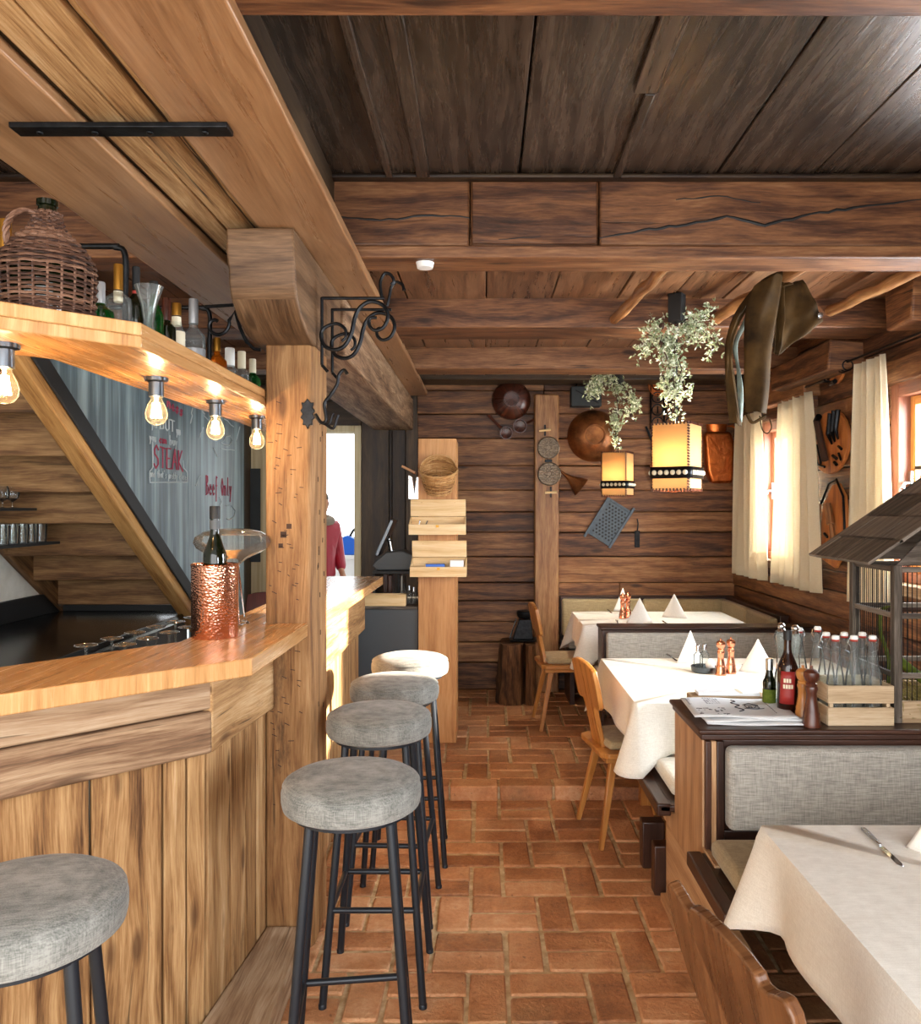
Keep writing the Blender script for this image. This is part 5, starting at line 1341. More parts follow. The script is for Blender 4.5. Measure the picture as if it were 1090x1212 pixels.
def roof(sg):
    e = Vector((ridge[0]+sg*(ridge[0]-1.275), 0, ev)); r = Vector((ridge[0], 0, ridge[1])); d = r-e; L = d.length; ang = math.atan2(d.z, -sg*d.x)
    b = MB(); rows = 4
    for k in range(rows):
        y = GY0-.10
        while y < GY1+.05:
            w_ = R.uniform(.14, .26); y1 = min(y+w_, GY1+.05)
            s0 = L*k/rows-.015*(k > 0); s1 = L*(k+1)/rows
            m = Matrix.Translation(e) @ (Matrix.Rotation(-ang, 4, 'Y') if sg < 0 else Matrix.Rotation(PI+ang, 4, 'Y'))
            zz = (.016-.003*0) 
            lo, hi = (.0+.004*R.random(), .014)
            if sg < 0: b.box(s0, s1, y+.002, y1-.002, lo+.008*0, hi, m=m @ Matrix.Rotation(.05, 4, 'Y'), g=0)
            else: b.box(s0, s1, y+.002, y1-.002, -hi, -lo, m=m @ Matrix.Rotation(-.05, 4, 'Y'), g=0)
            y = y1
    return wbuild(b, 'roof_slope', M['shingle'], cg, bev=.002)
roof(-1); roof(1)
b = MB(); b.box(ridge[0]-.03, ridge[0]+.03, GY0-.11, GY1+.06, ridge[1]+.006, ridge[1]+.02, g=1); wbuild(b, 'ridge_board', M['shingle'], cg, bev=.003)
b = MB(); b.tube([(GX0+.03, GY0+.10, 1.235), (GX1-.03, GY0+.10, 1.235)], .008, 8)
wbuild(b, 'perch', M['twig'], cg)
def tufts(name, mat, centre, size, n, label, cat, root=None, seed=1, ln=.03, wdt=.004, up=.5):
    rr = random.Random(seed); b = MB()
    for k in range(n):
        p = Vector((rr.gauss(0, size[0]), rr.gauss(0, size[1]), abs(rr.gauss(0, size[2]))))
        d = Vector((rr.gauss(0, 1), rr.gauss(0, 1), rr.gauss(up, .8))).normalized(); s = d.orthogonal().normalized()*wdt; l = ln*rr.uniform(.6, 1.3)
        v = [b.bm.verts.new(p-s), b.bm.verts.new(p+s), b.bm.verts.new(p+d*l+s*.3), b.bm.verts.new(p+d*l-s*.3)]
        b.face(v, [(0, 0), (1, 0), (1, 1), (0, 1)], rr.random())
    o = b.build(name, mat, root, loc=centre)
    if label: tag(o, label, cat, kind='stuff')
    return o
b = MB(); b.tube(smooth_path([(1.45, 2.88, .97), (1.47, 2.92, 1.05), (1.455, 2.95, 1.15), (1.48, 2.98, 1.22), (1.52, 2.98, 1.225)], 6), .007, 6)
o = b.build('mossy_twig', M['moss']); tag(o, 'curved mossy twig standing inside the bird cage', 'twig')
b = MB(); b.tube(smooth_path([(1.47, 2.86, 1.06), (1.56, 2.87, .99), (1.66, 2.88, .93), (1.76, 2.88, .89)], 6), [.017]*18+[.02], 10)
o = b.build('mossy_branch', M['moss']); tag(o, 'thick mossy branch lying aslant in the bird cage', 'branch')
tufts('dry_moss', M['straw'], (1.60, 2.88, ZT+.02), (.09, .06, .035), 1500, 'dry grass and moss on the floor of the bird cage', 'moss', seed=3, ln=.035, wdt=.0018)
# ================================================================ POLES AND HANGING LEATHER
poles = [((.747, 3.165, 2.585), (.667, 4.11, 2.555), .026), ((1.33, 3.165, 2.60), (1.185, 4.11, 2.565), .03), ((1.80, 3.165, 2.575), (1.765, 4.11, 2.60), .027)]
for i, (p, q, r) in enumerate(poles):
    b = MB(); n = 14; p, q = Vector(p), Vector(q)
    b.tube([p.lerp(q, k/n)+Vector((.004*math.sin(k*1.7+i), 0, .004*math.sin(k*1.1+i*2))) for k in range(n+1)], [r*(1+.08*math.sin(k*1.3+i)) for k in range(n+1)], 12)
    o = b.build('hanging_pole', M['pole'])
    tag(o, ['round peeled pole under the rear ceiling, nearest the bar', 'round peeled pole with the leather trousers hung over it', 'round peeled pole under the rear ceiling, nearest the right wall'][i], 'pole', 'round poles between the two cross beams')
lt = thing('leather_trousers', 'brown waxed leather trousers hung over a round pole under the ceiling', 'trousers', (1.27, 3.42, 2.6))
def sheet(name, left, right, ys, mat, n=10, wr=.006, sol=.005, bow=.02):
    """hanging hide between two edge curves given as picture points at depth ys"""
    b = MB(); L, Rr = smooth_path([at(x, y, ys[min(i, len(ys)-1)]) for i, (x, y) in enumerate(left)], 7), smooth_path([at(x, y, ys[min(i, len(ys)-1)]) for i, (x, y) in enumerate(right)], 7)
    K = len(L)-1
    def fn(u, v):
        k = min(int(round(v*K)), K); p = L[k].lerp(Rr[k], u)
        return p+Vector((0, -bow*math.sin(PI*u)+wr*math.sin(9*u+6*v)+wr*.7*math.sin(17*v+3*u), wr*.5*math.sin(11*u+4*v)))
    b.grid(fn, n, K)
    o = b.build(name, mat, solid=sol); wp(o, lt); return o
# front leg, over the pole top
sheet('leg', [(893, 338), (884, 362), (881, 400), (880, 450), (882, 488)], [(926, 320), (921, 360), (914, 400), (911, 450), (907, 490)], [3.40], M['leather'], 12, bow=.035)
sheet('leg', [(890, 343), (868, 376), (859, 412), (858, 450), (863, 500)], [(895, 352), (878, 376), (866, 412), (870, 450), (878, 505)], [3.50], M['leather'], 6, bow=.015)
sheet('leg_lining', [(896, 352), (880, 380), (868, 410), (872, 440), (872, 495)], [(895, 350), (882, 386), (872, 412), (879, 460), (878, 500)], [3.505], M['leatherin'], 4, wr=.002, bow=.01)
sheet('seat_panel', [(926, 338), (923, 370), (921, 400), (920, 421)], [(950, 330), (962, 352), (969, 368), (975, 380)], [3.46], M['leather'], 10, bow=-.02)
sheet('crotch_panel', [(912, 336), (914, 362), (917, 390), (916, 416)], [(927, 332), (928, 366), (927, 396), (923, 419)], [3.44], M['leather'], 6, bow=-.03)
sheet('saddle_fold', [(892, 341), (908, 328), (925, 322)], [(897, 352), (914, 344), (940, 336)], [3.40, 3.42, 3.44], M['leather'], 8, bow=-.03)
b = MB()
f = lambda px, py: at(px, py, 3.385)
b.tube(smooth_path([f(884, 490), f(890, 500), (f(898, 497)), f(906, 492)], 5), .007, 6); b.tube(smooth_path([f(899, 492), f(902, 508), f(908, 513), f(913, 506), f(911, 496)], 5), .003, 6); wbuild(b, 'cuff', M['leather'], lt)
b = MB(); b.lathe([(.012, 0), (.012, .02), (.001, .022)], 12, Mx(at(969, 374, 3.44), (PI/2, 0, 0))); wbuild(b, 'button', M['steel'], lt)
# ================================================================ PENDANT LAMPS
def rsq(h, c, n=6):
    o = []
    for k in range(4):
        a0 = PI/2*k; cx, cy_ = [(h-c, h-c), (-h+c, h-c), (-h+c, -h+c), (h-c, -h+c)][k]
        for i in range(n+1):
            a = a0+PI/2*i/n; o.append((cx+c*math.cos(a), cy_+c*math.sin(a)))
    return o
def wall_prism(b, o, z0, z1):
    n = len(o); A = [b.bm.verts.new((x, y, z0)) for x, y in o]; B = [b.bm.verts.new((x, y, z1)) for x, y in o]
    for i in range(n):
        j = (i+1) % n; b.face([A[i], A[j], B[j], B[i]], [(i*.02, z0), (i*.02+.02, z0), (i*.02+.02, z1), (i*.02, z1)], .5)
def pendant(loc, ztop, rot, label):
    t = thing('pendant_lamp', label, 'lamp', loc, rot, 'parchment pendant lamps over the tables')
    h = .0975; H = .325
    b = MB(); wall_prism(b, rsq(h, .02), 0, H); sh = b.build('shade', M['parchment'], t, solid=.003)
    b = MB(); wall_prism(b, rsq(h+.008, .025), .055, .112); ib = b.build('iron_band', M['iron'], t, solid=.006)
    b = MB()
    for k in range(4):
        for i in range(6):
            x = -h+.02+(2*h-.04)*i/5
            b.lathe([(.0125, 0), (.012, .003), (.007, .008), (.0005, .0095)], 12, Matrix.Rotation(PI/2*k, 4, 'Z') @ Mx((x, -h-.011, .084), (PI/2, 0, 0)))
    b.build('stud', M['cream'], ib)
    b = MB()
    for zz in (.0, H):
        for k in range(4):
            for i in range(11):
                x = -h+.01+(2*h-.02)*i/10
                b.box(x-.004, x+.004, -h-.0045, -h+.0045, zz-.007, zz+.007, m=Matrix.Rotation(PI/2*k, 4, 'Z'))
    for k in range(4):
        for i in range(24):
            b.box(-.006, .006, -.004, .004, -.004, .004, m=Matrix.Rotation(PI/2*k, 4, 'Z') @ Mx((h-.008, -h-.002+.004, .013+i*.0135), (0, .5, .78)))
    b.build('lacing', M['treen'], sh)
    b = MB(); b.tube([(-.09, 0, H-.006), (.09, 0, H-.006)], .004, 6); b.tube([(0, -.09, H-.006), (0, .09, H-.006)], .004, 6); b.build('spider', M['iron'], t)
    b = MB(); b.tube([(0, 0, H-.1), (0, 0, ztop-loc[2]-.055)], .004, 8); b.build('cord', M['blackmat'], t)
    b = MB(); b.box(-.035, .035, -.035, .035, ztop-loc[2]-.14, ztop-loc[2]); b.build('ceiling_box', M['blackmat'], t, bev=.004)
    b = MB(); b.lathe([(.014, H-.10), (.016, H-.12), (.028, H-.16), (.028, H-.185), (.015, H-.205), (.001, H-.208)], 16, cap=False); b.build('bulb', M['bulbglow'], t)
    l = bpy.data.lights.new('pendant_light', 'POINT'); l.energy = 70; l.color = (1, .86, .64); l.shadow_soft_size = .035
    lo = bpy.data.objects.new('pendant_light', l); C.objects.link(lo); lo.location = Vector(loc)+Vector((0, 0, .14))
    lo.location.z += 0
M['bulbglow'] = emit('bulb_glow', '#ffe2b0', 14)
pl1 = at(801, 580, 4.0); pl2 = at(731, 587, 6.05)
pendant(tuple(pl1), ZC2, -.56, 'square parchment pendant lamp over the middle table, the larger looking one with an iron band')
pendant(tuple(pl2), ZC2, -.45, 'square parchment pendant lamp over the rearmost table, lit with an iron band')
def spray(name, y, branches, label, seed, leaf=.024, n=4, spread=.024):
    """dried leafy twigs tied to a lamp cord; branch points are picture points at depth y"""
    rr = random.Random(seed); t = thing(name, label, 'dried branch', at(*branches[0][0], y))
    org = Vector(t.location); st, lf = MB(), MB()
    for br_ in branches:
        pts = smooth_path([at(px, py, y)+Vector((0, rr.uniform(-.03, .03), 0)) for px, py in br_], 8)
        st.tube([p-org for p in pts], [.0045*(1-.6*i/len(pts)) for i in range(len(pts))], 5)
        for i, p in enumerate(pts):
            for k in range(n):
                q = p-org+Vector((rr.gauss(0, spread), rr.gauss(0, spread), rr.gauss(0, spread)))
                d = Vector((rr.gauss(0, 1), rr.gauss(0, 1), rr.gauss(.2, 1))).normalized()
                for m in range(4):
                    dd = (d+Vector((rr.gauss(0, .7), rr.gauss(0, .7), rr.gauss(0, .7)))).normalized(); s = dd.cross(Vector((rr.random(), rr.random(), rr.random()+.1))).normalized()*leaf*.17; l = leaf*rr.uniform(.6, 1.2)
                    v = [lf.bm.verts.new(q), lf.bm.verts.new(q+dd*l*.5+s), lf.bm.verts.new(q+dd*l), lf.bm.verts.new(q+dd*l*.5-s)]
                    lf.face(v, [(0, 0), (1, 0), (1, 1), (0, 1)], rr.random())
    st.build('twig', M['twig'], t); lf.build('foliage', M['leaf'], t)
    cn = MB()
    for k in range(3):
        br_ = branches[k % len(branches)]; p = at(*br_[len(br_)//2], y)-org+Vector((rr.gauss(0, .03), -.02, rr.gauss(0, .03)))
        cn.ball(tuple(p), (.014, .014, .018), 8, 6)
    cn.build('cone', M['twig'], t)
spray('dried_spray', 3.99, [[(797, 500), (797, 470), (795, 430), (790, 405)], [(795, 440), (783, 415), (768, 408), (757, 418)], [(792, 415), (780, 392), (771, 380)], [(793, 420), (798, 395), (812, 385), (826, 378), (843, 366)], [(812, 384), (828, 388), (840, 402), (844, 418)], [(797, 455), (806, 440), (805, 425)], [(797, 470), (788, 455), (797, 466), (810, 465)], [(790, 410), (776, 402), (765, 395)], [(812, 388), (818, 400), (822, 393)], [(790, 425), (800, 412), (787, 400)]],
      'pale green dried twigs tied to the cord of the middle table lamp', 4)
spray('dried_spray', 6.03, [[(730, 528), (729, 505), (731, 485), (726, 455), (720, 448)], [(728, 460), (736, 455), (744, 470), (752, 478), (754, 483)], [(748, 474), (745, 492)], [(731, 490), (727, 500), (729, 508)], [(720, 448), (708, 446), (702, 456), (697, 470)], [(705, 450), (709, 460), (700, 466)]],
      'pale green dried twigs tied to the cord of the rearmost table lamp', 8, leaf=.030, n=4, spread=.024)
# ================================================================ CURTAINS
def curtain(y0, y1, z0, z1, label, seed, pl=7, gx=0):
    rr = random.Random(seed); b = MB(); xx = XR-.085
    def fn(u, v):
        t = 1-v
        w = (y1-y0)*(.72+.28*t**.7); yc = (y0+y1)/2
        a = pl*2*PI*u+seed
        return (xx+(.026*math.sin(a)+.010*math.sin(a*.5+2*v))*(.55+.45*t), yc-w/2+w*u+.008*math.sin(a*2), z0+(z1-z0)*v)
    b.grid(fn, 84, 16)
    for k in range(pl): pass
    o = b.build('curtain', M['curtain'], solid=.0025); p = Vector((xx, (y0+y1)/2, z1)); o.data.transform(Matrix.Translation(-p)); o.location = p
    tag(o, label, 'curtain', 'cream linen curtains'); return o
curtain(5.74, 6.48, 1.07, 2.30, 'cream linen curtain in the far corner, behind the leather trousers', 1, 5)
curtain(4.83, 5.60, 1.08, 2.31, 'cream linen curtain between the window and the carved tool boards', 2, 6)
curtain(3.94, 4.42, 1.08, 2.365, 'cream linen curtain on the nearest window, above the bird cage roof', 3, 5)
def rod(y0, y1, z, label, xr=XR-.085):
    t = thing('curtain_rod', label, 'curtain rod', (xr, y0, z), 0, 'wrought iron curtain rods')
    b = MB(); b.tube([(0, 0, 0), (0, y1-y0, 0)], .007, 8); b.build('bar', M['iron'], t)
    b = MB(); b.tube(smooth_path([(0, y1-y0, 0), (0, y1-y0+.05, .012), (0, y1-y0+.065, .055), (0, y1-y0+.04, .085)], 5), .007, 8); b.build('scroll_end', M['iron'], t)
    b = MB(); b.tube([(0, y1-y0-.01, 0), (XR-xr, y1-y0-.01, 0)], .007, 8); b.tube([(0, .05, 0), (XR-xr, .05, 0)], .007, 8); b.build('bracket', M['iron'], t)
    b = MB()
    for k in range(3):
        n = 18; b.tube([(.028*math.cos(2*PI*i/n), y1-y0-.03-.035*k, -.02+.028*math.sin(2*PI*i/n)) for i in range(n)], .004, 6, closed=True)
    b.build('ring', M['iron'], t)
rod(4.72, 6.5, 2.345, 'black iron rod carrying the two rear curtains')
rod(2.75, 4.52, 2.40, 'black iron rod carrying the nearest curtain')
# ================================================================ THINGS ON THE FAR WALL
YW = YB+.004
bw = thing('wooden_bowl', 'dark round wooden bowl hung on the far wall above the ladles', 'bowl', at(605, 474, YW-.01))
b = MB(); r = .163; b.lathe([(r*.98, 0), (r, -.012), (r*.96, -.04), (r*.80, -.075), (r*.55, -.098), (r*.40, -.105), (r*.40, -.118), (r*.34, -.118), (r*.33, -.108), (.001, -.106)], 44, Mx((0, 0, 0), (-PI/2, 0, 0)), cap=False); b.build('body', M['treen'], bw)
def ladle(loc, r, ang, L, label):
    t = thing('wooden_ladle', label, 'ladle', loc, 0, 'wooden ladles on the far wall')
    b = MB(); b.lathe([(.001, -.006), (r*.6, -.006), (r*.95, -.02), (r, -.05), (r*.86, -.05), (r*.8, -.025), (r*.3, -.018), (.001, -.018)], 24, Mx((0, 0, 0), (PI/2, 0, 0), (1, 1, -1)), cap=False)
    b.build('bowl', M['treen'], t)
    d = Vector((math.cos(ang), 0, math.sin(ang))); b = MB(); b.tube([d*r*.9+Vector((0, -.03, 0)), d*(r+L*.5)+Vector((0, -.024, 0)), d*(r+L)+Vector((0, -.03, 0))], [.012, .010, .013], 8); b.build('handle', M['treen'], t)
ladle(at(599, 513, YW), .056, 2.35, .16, 'dark wooden ladle below the bowl with its handle toward the pillar')
ladle(at(615, 505, YW), .060, .45, .13, 'dark wooden ladle below the bowl with its handle reaching the upright post')
wf = thing('waffle_iron', 'opened cast iron waffle iron with two round patterned plates on the upright post', 'waffle iron', at(649, 545, 6.585))
yf = 6.598
def disc(px, py, r, nm):
    b = MB(); c = at(px, py, yf)
    b.lathe([(.001, .001), (r*.96, .001), (r, .006), (r, .018), (r*.93, .022), (r*.9, .014), (.001, .014)], 32, Mx(c, (PI/2, 0, 0)), cap=False)
    for ring, n_ in ((.3, 6), (.6, 10)):
        for k in range(n_):
            a = 2*PI*k/n_; cc = c+Vector((r*ring*math.cos(a), -.016, r*ring*math.sin(a)))
            b.tube([cc+Vector((r*.13*math.cos(q*PI/4), 0, r*.13*math.sin(q*PI/4))) for q in range(8)], .0035, 4, closed=True)
    for k in range(12):
        a = 2*PI*k/12; cc = c+Vector((r*.86*math.cos(a), -.016, r*.86*math.sin(a)))
        b.tube([cc+Vector((r*.12*math.cos(q*PI/3), 0, r*.12*math.sin(q*PI/3))) for q in range(6)], .0035, 4, closed=True)
    wbuild(b, nm, M['oldiron'], wf)
M['oldiron'] = plain('pale_iron', '#5d5145', .45, .7, .5, ('#8d7b66', 30), .2)
disc(649, 530, .092, 'plate'); disc(650, 561, .097, 'plate')
b = MB(); c = at(649, 545.5, yf); b.box(c.x-.03, c.x+.03, c.y-.015, c.y, c.z-.012, c.z+.012); wbuild(b, 'hinge', M['iron'], wf, bev=.003)
for (px, py, ang) in ((645, 510, .25), (652, 583, .05)):
    c = at(px, py, yf-.012); o = MB(); o.tube([(-.048, 0, -.005*ang), (.048, 0, .04*ang)], .011, 8); 
    o.build('wooden_grip', M['pine'], wf, loc=c-Vector(wf.location)); o = MB(); o.box(-.007, .007, -.004, .010, -.04, .05); o.build('iron_arm', M['iron'], wf, bev=.002, loc=c-Vector(wf.location))
fn_ = thing('copper_funnel', 'dark copper funnel hung on the far wall beside the waffle iron', 'funnel', at(673, 565, YW-.06))
b = MB(); m = Mx((0, 0, 0), (0, 0, 0)) @ Matrix.Rotation(-.9, 4, 'Y') @ Matrix.Rotation(PI, 4, 'X')
prof = [(.008, -.10), (.012, -.04), (.03, .02), (.085, .13), (.088, .135), (.084, .132), (.028, .022), (.006, -.04)]
b.lathe(prof, 26, m, cap=False); b.build('cone', M['oldcopper'], fn_)
bb = thing('black_tin_box', 'black tin box with a hooped handle on the far wall', 'box', at(693, 470, YW-.06))
w2 = .125
b = MB(); b.box(-w2, w2, -.06, .06, -.082, .082); b.build('body', M['greyboard'], bb, bev=.006)
b = MB(); b.tube([(-.08, 0, .083), (-.07, 0, .13), (0, 0, .15), (.07, 0, .13), (.08, 0, .083)], .006, 8); b.tube([(-.09, -.0615, .05), (.10, -.0615, -.06)], .003, 5); b.build('handle', M['iron'], bb)
cb = thing('copper_bowl', 'large round brown copper bowl on the far wall behind the hanging twigs', 'bowl', at(702, 516, YW-.01))
b = MB(); r = .213; b.lathe([(r*1.0, 0), (r*1.02, -.006), (r, -.014), (r*.93, -.05), (r*.78, -.085), (r*.55, -.112), (r*.42, -.120), (r*.41, -.124), (r*.36, -.124), (r*.34, -.116), (.001, -.112)], 48, Mx((0, 0, 0), (-PI/2, 0, 0)), cap=False); b.build('body', M['oldcopper'], cb)
gr = thing('grater_plate', 'blue-grey perforated metal grater hung aslant on the far wall', 'grater', at(721, 618, YW-.012), (0, .56, 0))
b = MB(); gw, gh = .112, .165
b.box(-gw, gw, -.003, .003, -gh, gh); gp = b.build('plate', M['grater'], gr)
b = MB(); b.box(-gw-.012, -gw+.01, -.016, .006, -gh-.05, gh+.01); b.box(gw-.01, gw+.012, -.016, .006, -gh-.02, gh+.045); b.box(-gw, gw, -.012, .004, gh-.012, gh+.008); b.box(-gw, gw, -.012, .004, -gh-.008, -gh+.012); b.build('frame', M['grater'], gr, bev=.002)
b = MB()
for i in range(6):
    for j in range(11):
        x = -gw+.035+i*.0305+(.015 if j % 2 else 0); z = -gh+.035+j*.0258
        if x < gw-.02: b.lathe([(.0085, 0), (.0085, .0035)], 10, Mx((x, -.0035, z), (PI/2, 0, 0)))
b.build('hole_pattern', M['blackmat'], gp)
lr = thing('lattice_trivet', 'black wrought iron lattice hung on the far wall above the pendant lamp', 'iron lattice', at(786, 478, YW-.02))
b = MB(); hw, hh = .112, .21
for (p, q) in (((-hw, -hh), (-hw, hh)), ((hw, -hh), (hw, hh)), ((-hw, -hh), (hw, -hh)), ((-hw, hh), (hw, hh)), ((0, -hh), (0, hh))): b.tube([(p[0], 0, p[1]), (q[0], 0, q[1])], .008, 6)
for i in range(2):
    for j in range(4):
        cx, cz_ = (-.056+.112*i), -hh+.053+.105*j
        b.tube([(cx+.045*math.cos(k*PI/8), -.004, cz_+.045*math.sin(k*PI/8)) for k in range(16)], .006, 5, closed=True)
        b.tube([(cx, -.006, cz_-.03), (cx, -.006, cz_+.03)], .006, 5)
b.build('lattice', M['iron'], lr)
sv = thing('copper_sieve', 'copper rimmed pan half hidden behind the iron lattice', 'pan', at(772, 460, YW-.01))
b = MB(); b.lathe([(.001, -.01), (.08, -.01), (.095, -.05), (.09, -.05), (.078, -.016), (.001, -.016)], 28, Mx((.05, 0, .02), (-PI/2, 0, 0)), cap=False); b.build('pan_body', M['jugcopper'], sv)
fp = thing('copper_pan', 'copper frying pan with a long handle hung behind the larger pendant lamp', 'pan', at(795, 556, YW-.01))
b = MB(); b.lathe([(.001, -.008), (.15, -.008), (.185, -.05), (.19, -.05), (.155, -.002), (.001, -.002)], 36, Mx((0, 0, 0), (-PI/2, 0, 0)), cap=False); b.build('pan_body', M['jugcopper'], fp)
b = MB(); b.tube([(-.12, -.03, .12), (-.22, -.02, .36)], [.013, .010], 8); b.build('handle', M['iron'], fp)
ju = thing('copper_jug', 'battered flat copper jug hung on the far wall by the corner', 'jug', at(851, 540, YW-.06))
b = MB(); jo = [(-.075, -.225), (.10, -.225), (.115, -.17), (.115, .12), (.085, .20), (-.115, .205), (-.135, .16), (-.11, -.12)]
b.prism(jo, -.05, .05, 'xz'); b.build('body', M['jugcopper'], ju, bev=.025, seg=4)
b = MB(); b.lathe([(.075, .2), (.08, .215), (.085, .25), (.09, .262), (.08, .262), (.07, .225)], 24, Mx((-.02, 0, 0), (0, 0, 0), (1, .6, 1)), cap=False); b.build('neck', M['jugcopper'], ju)
b = MB(); b.tube(smooth_path([(.06, 0, .25), (.13, 0, .24), (.15, 0, .16), (.12, 0, .08)], 5), .008, 8); b.build('handle', M['jugcopper'], ju)
it = thing('iron_hasp', 'old iron hasp on the far wall below the larger pendant lamp', 'hasp', at(754, 631, YB-.006))
b = MB(); b.box(-.022, .022, -.006, .003, -.12, .02); b.build('strap', M['iron'], it, bev=.003)
b = MB(); b.tube([(0, -.008, .02), (.006, -.012, .08), (0, -.008, .12)], .006, 6); b.build('staple', M['iron'], it)
# ---- block of split log with an old iron on it
YS = 6.36
lg = thing('split_log', 'rough split log standing on the brick floor against the upright post', 'log', (.25, YS, STEP_Z))
def half(x0, x1, seed, taper):
    rr = random.Random(seed); b = MB(); n = 14; cx = (x0+x1)/2; ring = []
    for k in range(7):
        t = k/6; row = []
        for i in range(n):
            a = 2*PI*i/n; w_ = (x1-x0)/2*(1+taper*(1-t)); rx = w_*max(-1, min(1, 1.15*math.cos(a))); ry = .16*max(-1, min(1, 1.15*math.sin(a)))*(1+.15*(1-t))
            row.append(b.bm.verts.new((cx+rx-taper*.05*(1-t)*(1 if x0 < .25 else -.3)+rr.uniform(-.006, .006), YS+ry+rr.uniform(-.008, .008), STEP_Z+.46*t+(rr.uniform(-.006, .01) if k == 6 else 0))))
        ring.append(row)
    for k in range(6):
        for i in range(n):
            j = (i+1) % n; b.face([ring[k][i], ring[k][j], ring[k+1][j], ring[k+1][i]], [(k*.08, i*.05), (k*.08, i*.05+.05), (k*.08+.08, i*.05+.05), (k*.08+.08, i*.05)], seed*.13)
    b.face(ring[-1], [(v.co.x, v.co.y) for v in ring[-1]], .4); b.face(ring[0][::-1], [(0, 0)]*n, .4)
    return wbuild(b, 'half', M['stump'], lg, sharp=30)
half(.125, .305, 3, .28); half(.315, .405, 5, .1)
cr = thing('coffee_grinder', 'black old iron implement standing on the split log', 'iron implement', (.31, YS, STEP_Z+.475))
b = MB(); b.prism([(-.11, 0), (.11, 0), (.11, .012), (-.11, .012)], -.09, .09, 'xz'); b.prism([(-.085, .013), (.075, .013), (.06, .17), (-.035, .17)], -.055, .055, 'xz'); b.build('body', M['iron'], cr, bev=.006)
b = MB(); b.lathe([(.03, .171), (.055, .18), (.065, .20), (.065, .225), (.055, .235), (.001, .235)], 24, Mx((.012, 0, 0))); b.build('lid', M['iron'], cr)
b = MB(); b.tube([(-.105, .0, .02), (-.055, 0, .17)], .004, 6); b.build('rod', M['steel'], cr)
# ================================================================ TOOL BOARDS ON THE RIGHT WALL
def toolboard(name, outline, th, label, tools):
    """carved board against the right wall; outline in (y, z)"""
    ys = [p[0] for p in outline]; zs_ = [p[1] for p in outline]; c = Vector((XR-.012, sum(ys)/len(ys), sum(zs_)/len(zs_)))
    t = thing(name, label, 'tool board', c, 0, 'boards of old hand tools on the right wall')
    b = MB(); b.prism(outline, XR-.012-th, XR-.012, 'yz', g=1); wbuild(b, 'board', M['toolboard'], t, bev=.004)
    for i, (nm, pts, r, mt) in enumerate(tools):
        b = MB(); b.tube([(XR-.014-th-(max(r) if isinstance(r, list) else r), y, z) for y, z in pts], r, 8, flat=1); wbuild(b, nm, M[mt], t)
def ell(cy_, cz_, a, c, n=20): return [(cy_+a*math.cos(2*PI*i/n), cz_+c*math.sin(2*PI*i/n)) for i in range(n)]
toolboard('tool_board', ell(4.70, 2.435, .12, .115), .02, 'oval wooden board with small iron tools, highest on the right wall', [
    ('iron_tool', [(4.77, 2.40), (4.66, 2.50)], [.008, .012], 'iron'), ('iron_tool', [(4.76, 2.36), (4.65, 2.42)], [.01, .013], 'iron'), ('iron_tool', [(4.72, 2.325), (4.66, 2.33)], [.016, .014], 'iron'), ('iron_tool', [(4.78, 2.44), (4.68, 2.46)], .006, 'iron')])
toolboard('tool_board', ell(4.78, 1.985, .25, .19), .022, 'round wooden board with hammer, pliers and keys between two curtains', [
    ('hammer_handle', [(4.90, 2.12), (4.78, 1.88)], [.02, .022], 'twig'), ('hammer_head', [(4.95, 2.10), (4.87, 2.15)], .02, 'iron'),
    ('iron_tool', [(4.72, 2.15), (4.75, 2.03), (4.70, 1.97)], [.016, .014, .006], 'iron'), ('iron_tool', [(4.67, 2.16), (4.70, 2.04), (4.66, 1.98)], [.016, .014, .006], 'iron'), ('iron_tool', [(4.62, 2.16), (4.65, 2.05), (4.62, 1.99)], [.015, .013, .006], 'iron'),
    ('wire_hoop', [(4.94, 2.08), (4.97, 1.94), (4.92, 1.86), (4.82, 1.84)], .007, 'iron'), ('chisel', [(4.90, 1.98), (4.86, 1.86)], [.012, .006], 'iron'), ('old_key', [(4.63, 1.95), (4.59, 1.93)], .008, 'iron'), ('old_key', [(4.70, 1.90), (4.65, 1.88)], .010, 'iron'), ('old_key', [(4.63, 1.91), (4.60, 1.87)], .007, 'iron'), ('old_key', [(4.68, 1.86), (4.65, 1.845)], .010, 'iron')])
toolboard('tool_board', [(4.56, 1.36), (4.70, 1.24), (4.88, 1.28), (4.90, 1.50), (4.86, 1.62), (4.74, 1.73), (4.66, 1.74), (4.58, 1.66), (4.55, 1.50)], .022, 'pointed wooden board with an axe and awls, lowest on the right wall', [
    ('awl', [(4.88, 1.62), (4.89, 1.52)], [.014, .015], 'pole'), ('awl_blade', [(4.89, 1.52), (4.90, 1.30)], .005, 'iron'), ('axe_handle', [(4.74, 1.62), (4.70, 1.50)], [.02, .024], 'pole'), ('axe_blade', [(4.70, 1.50), (4.66, 1.33)], [.012, .02], 'pole'), ('cord', [(4.87, 1.62), (4.76, 1.74), (4.66, 1.76), (4.57, 1.66), (4.55, 1.44)], .007, 'iron'), ('old_key', [(4.82, 1.44), (4.78, 1.42)], .008, 'iron'), ('old_key', [(4.83, 1.37), (4.80, 1.35)], .008, 'iron')])
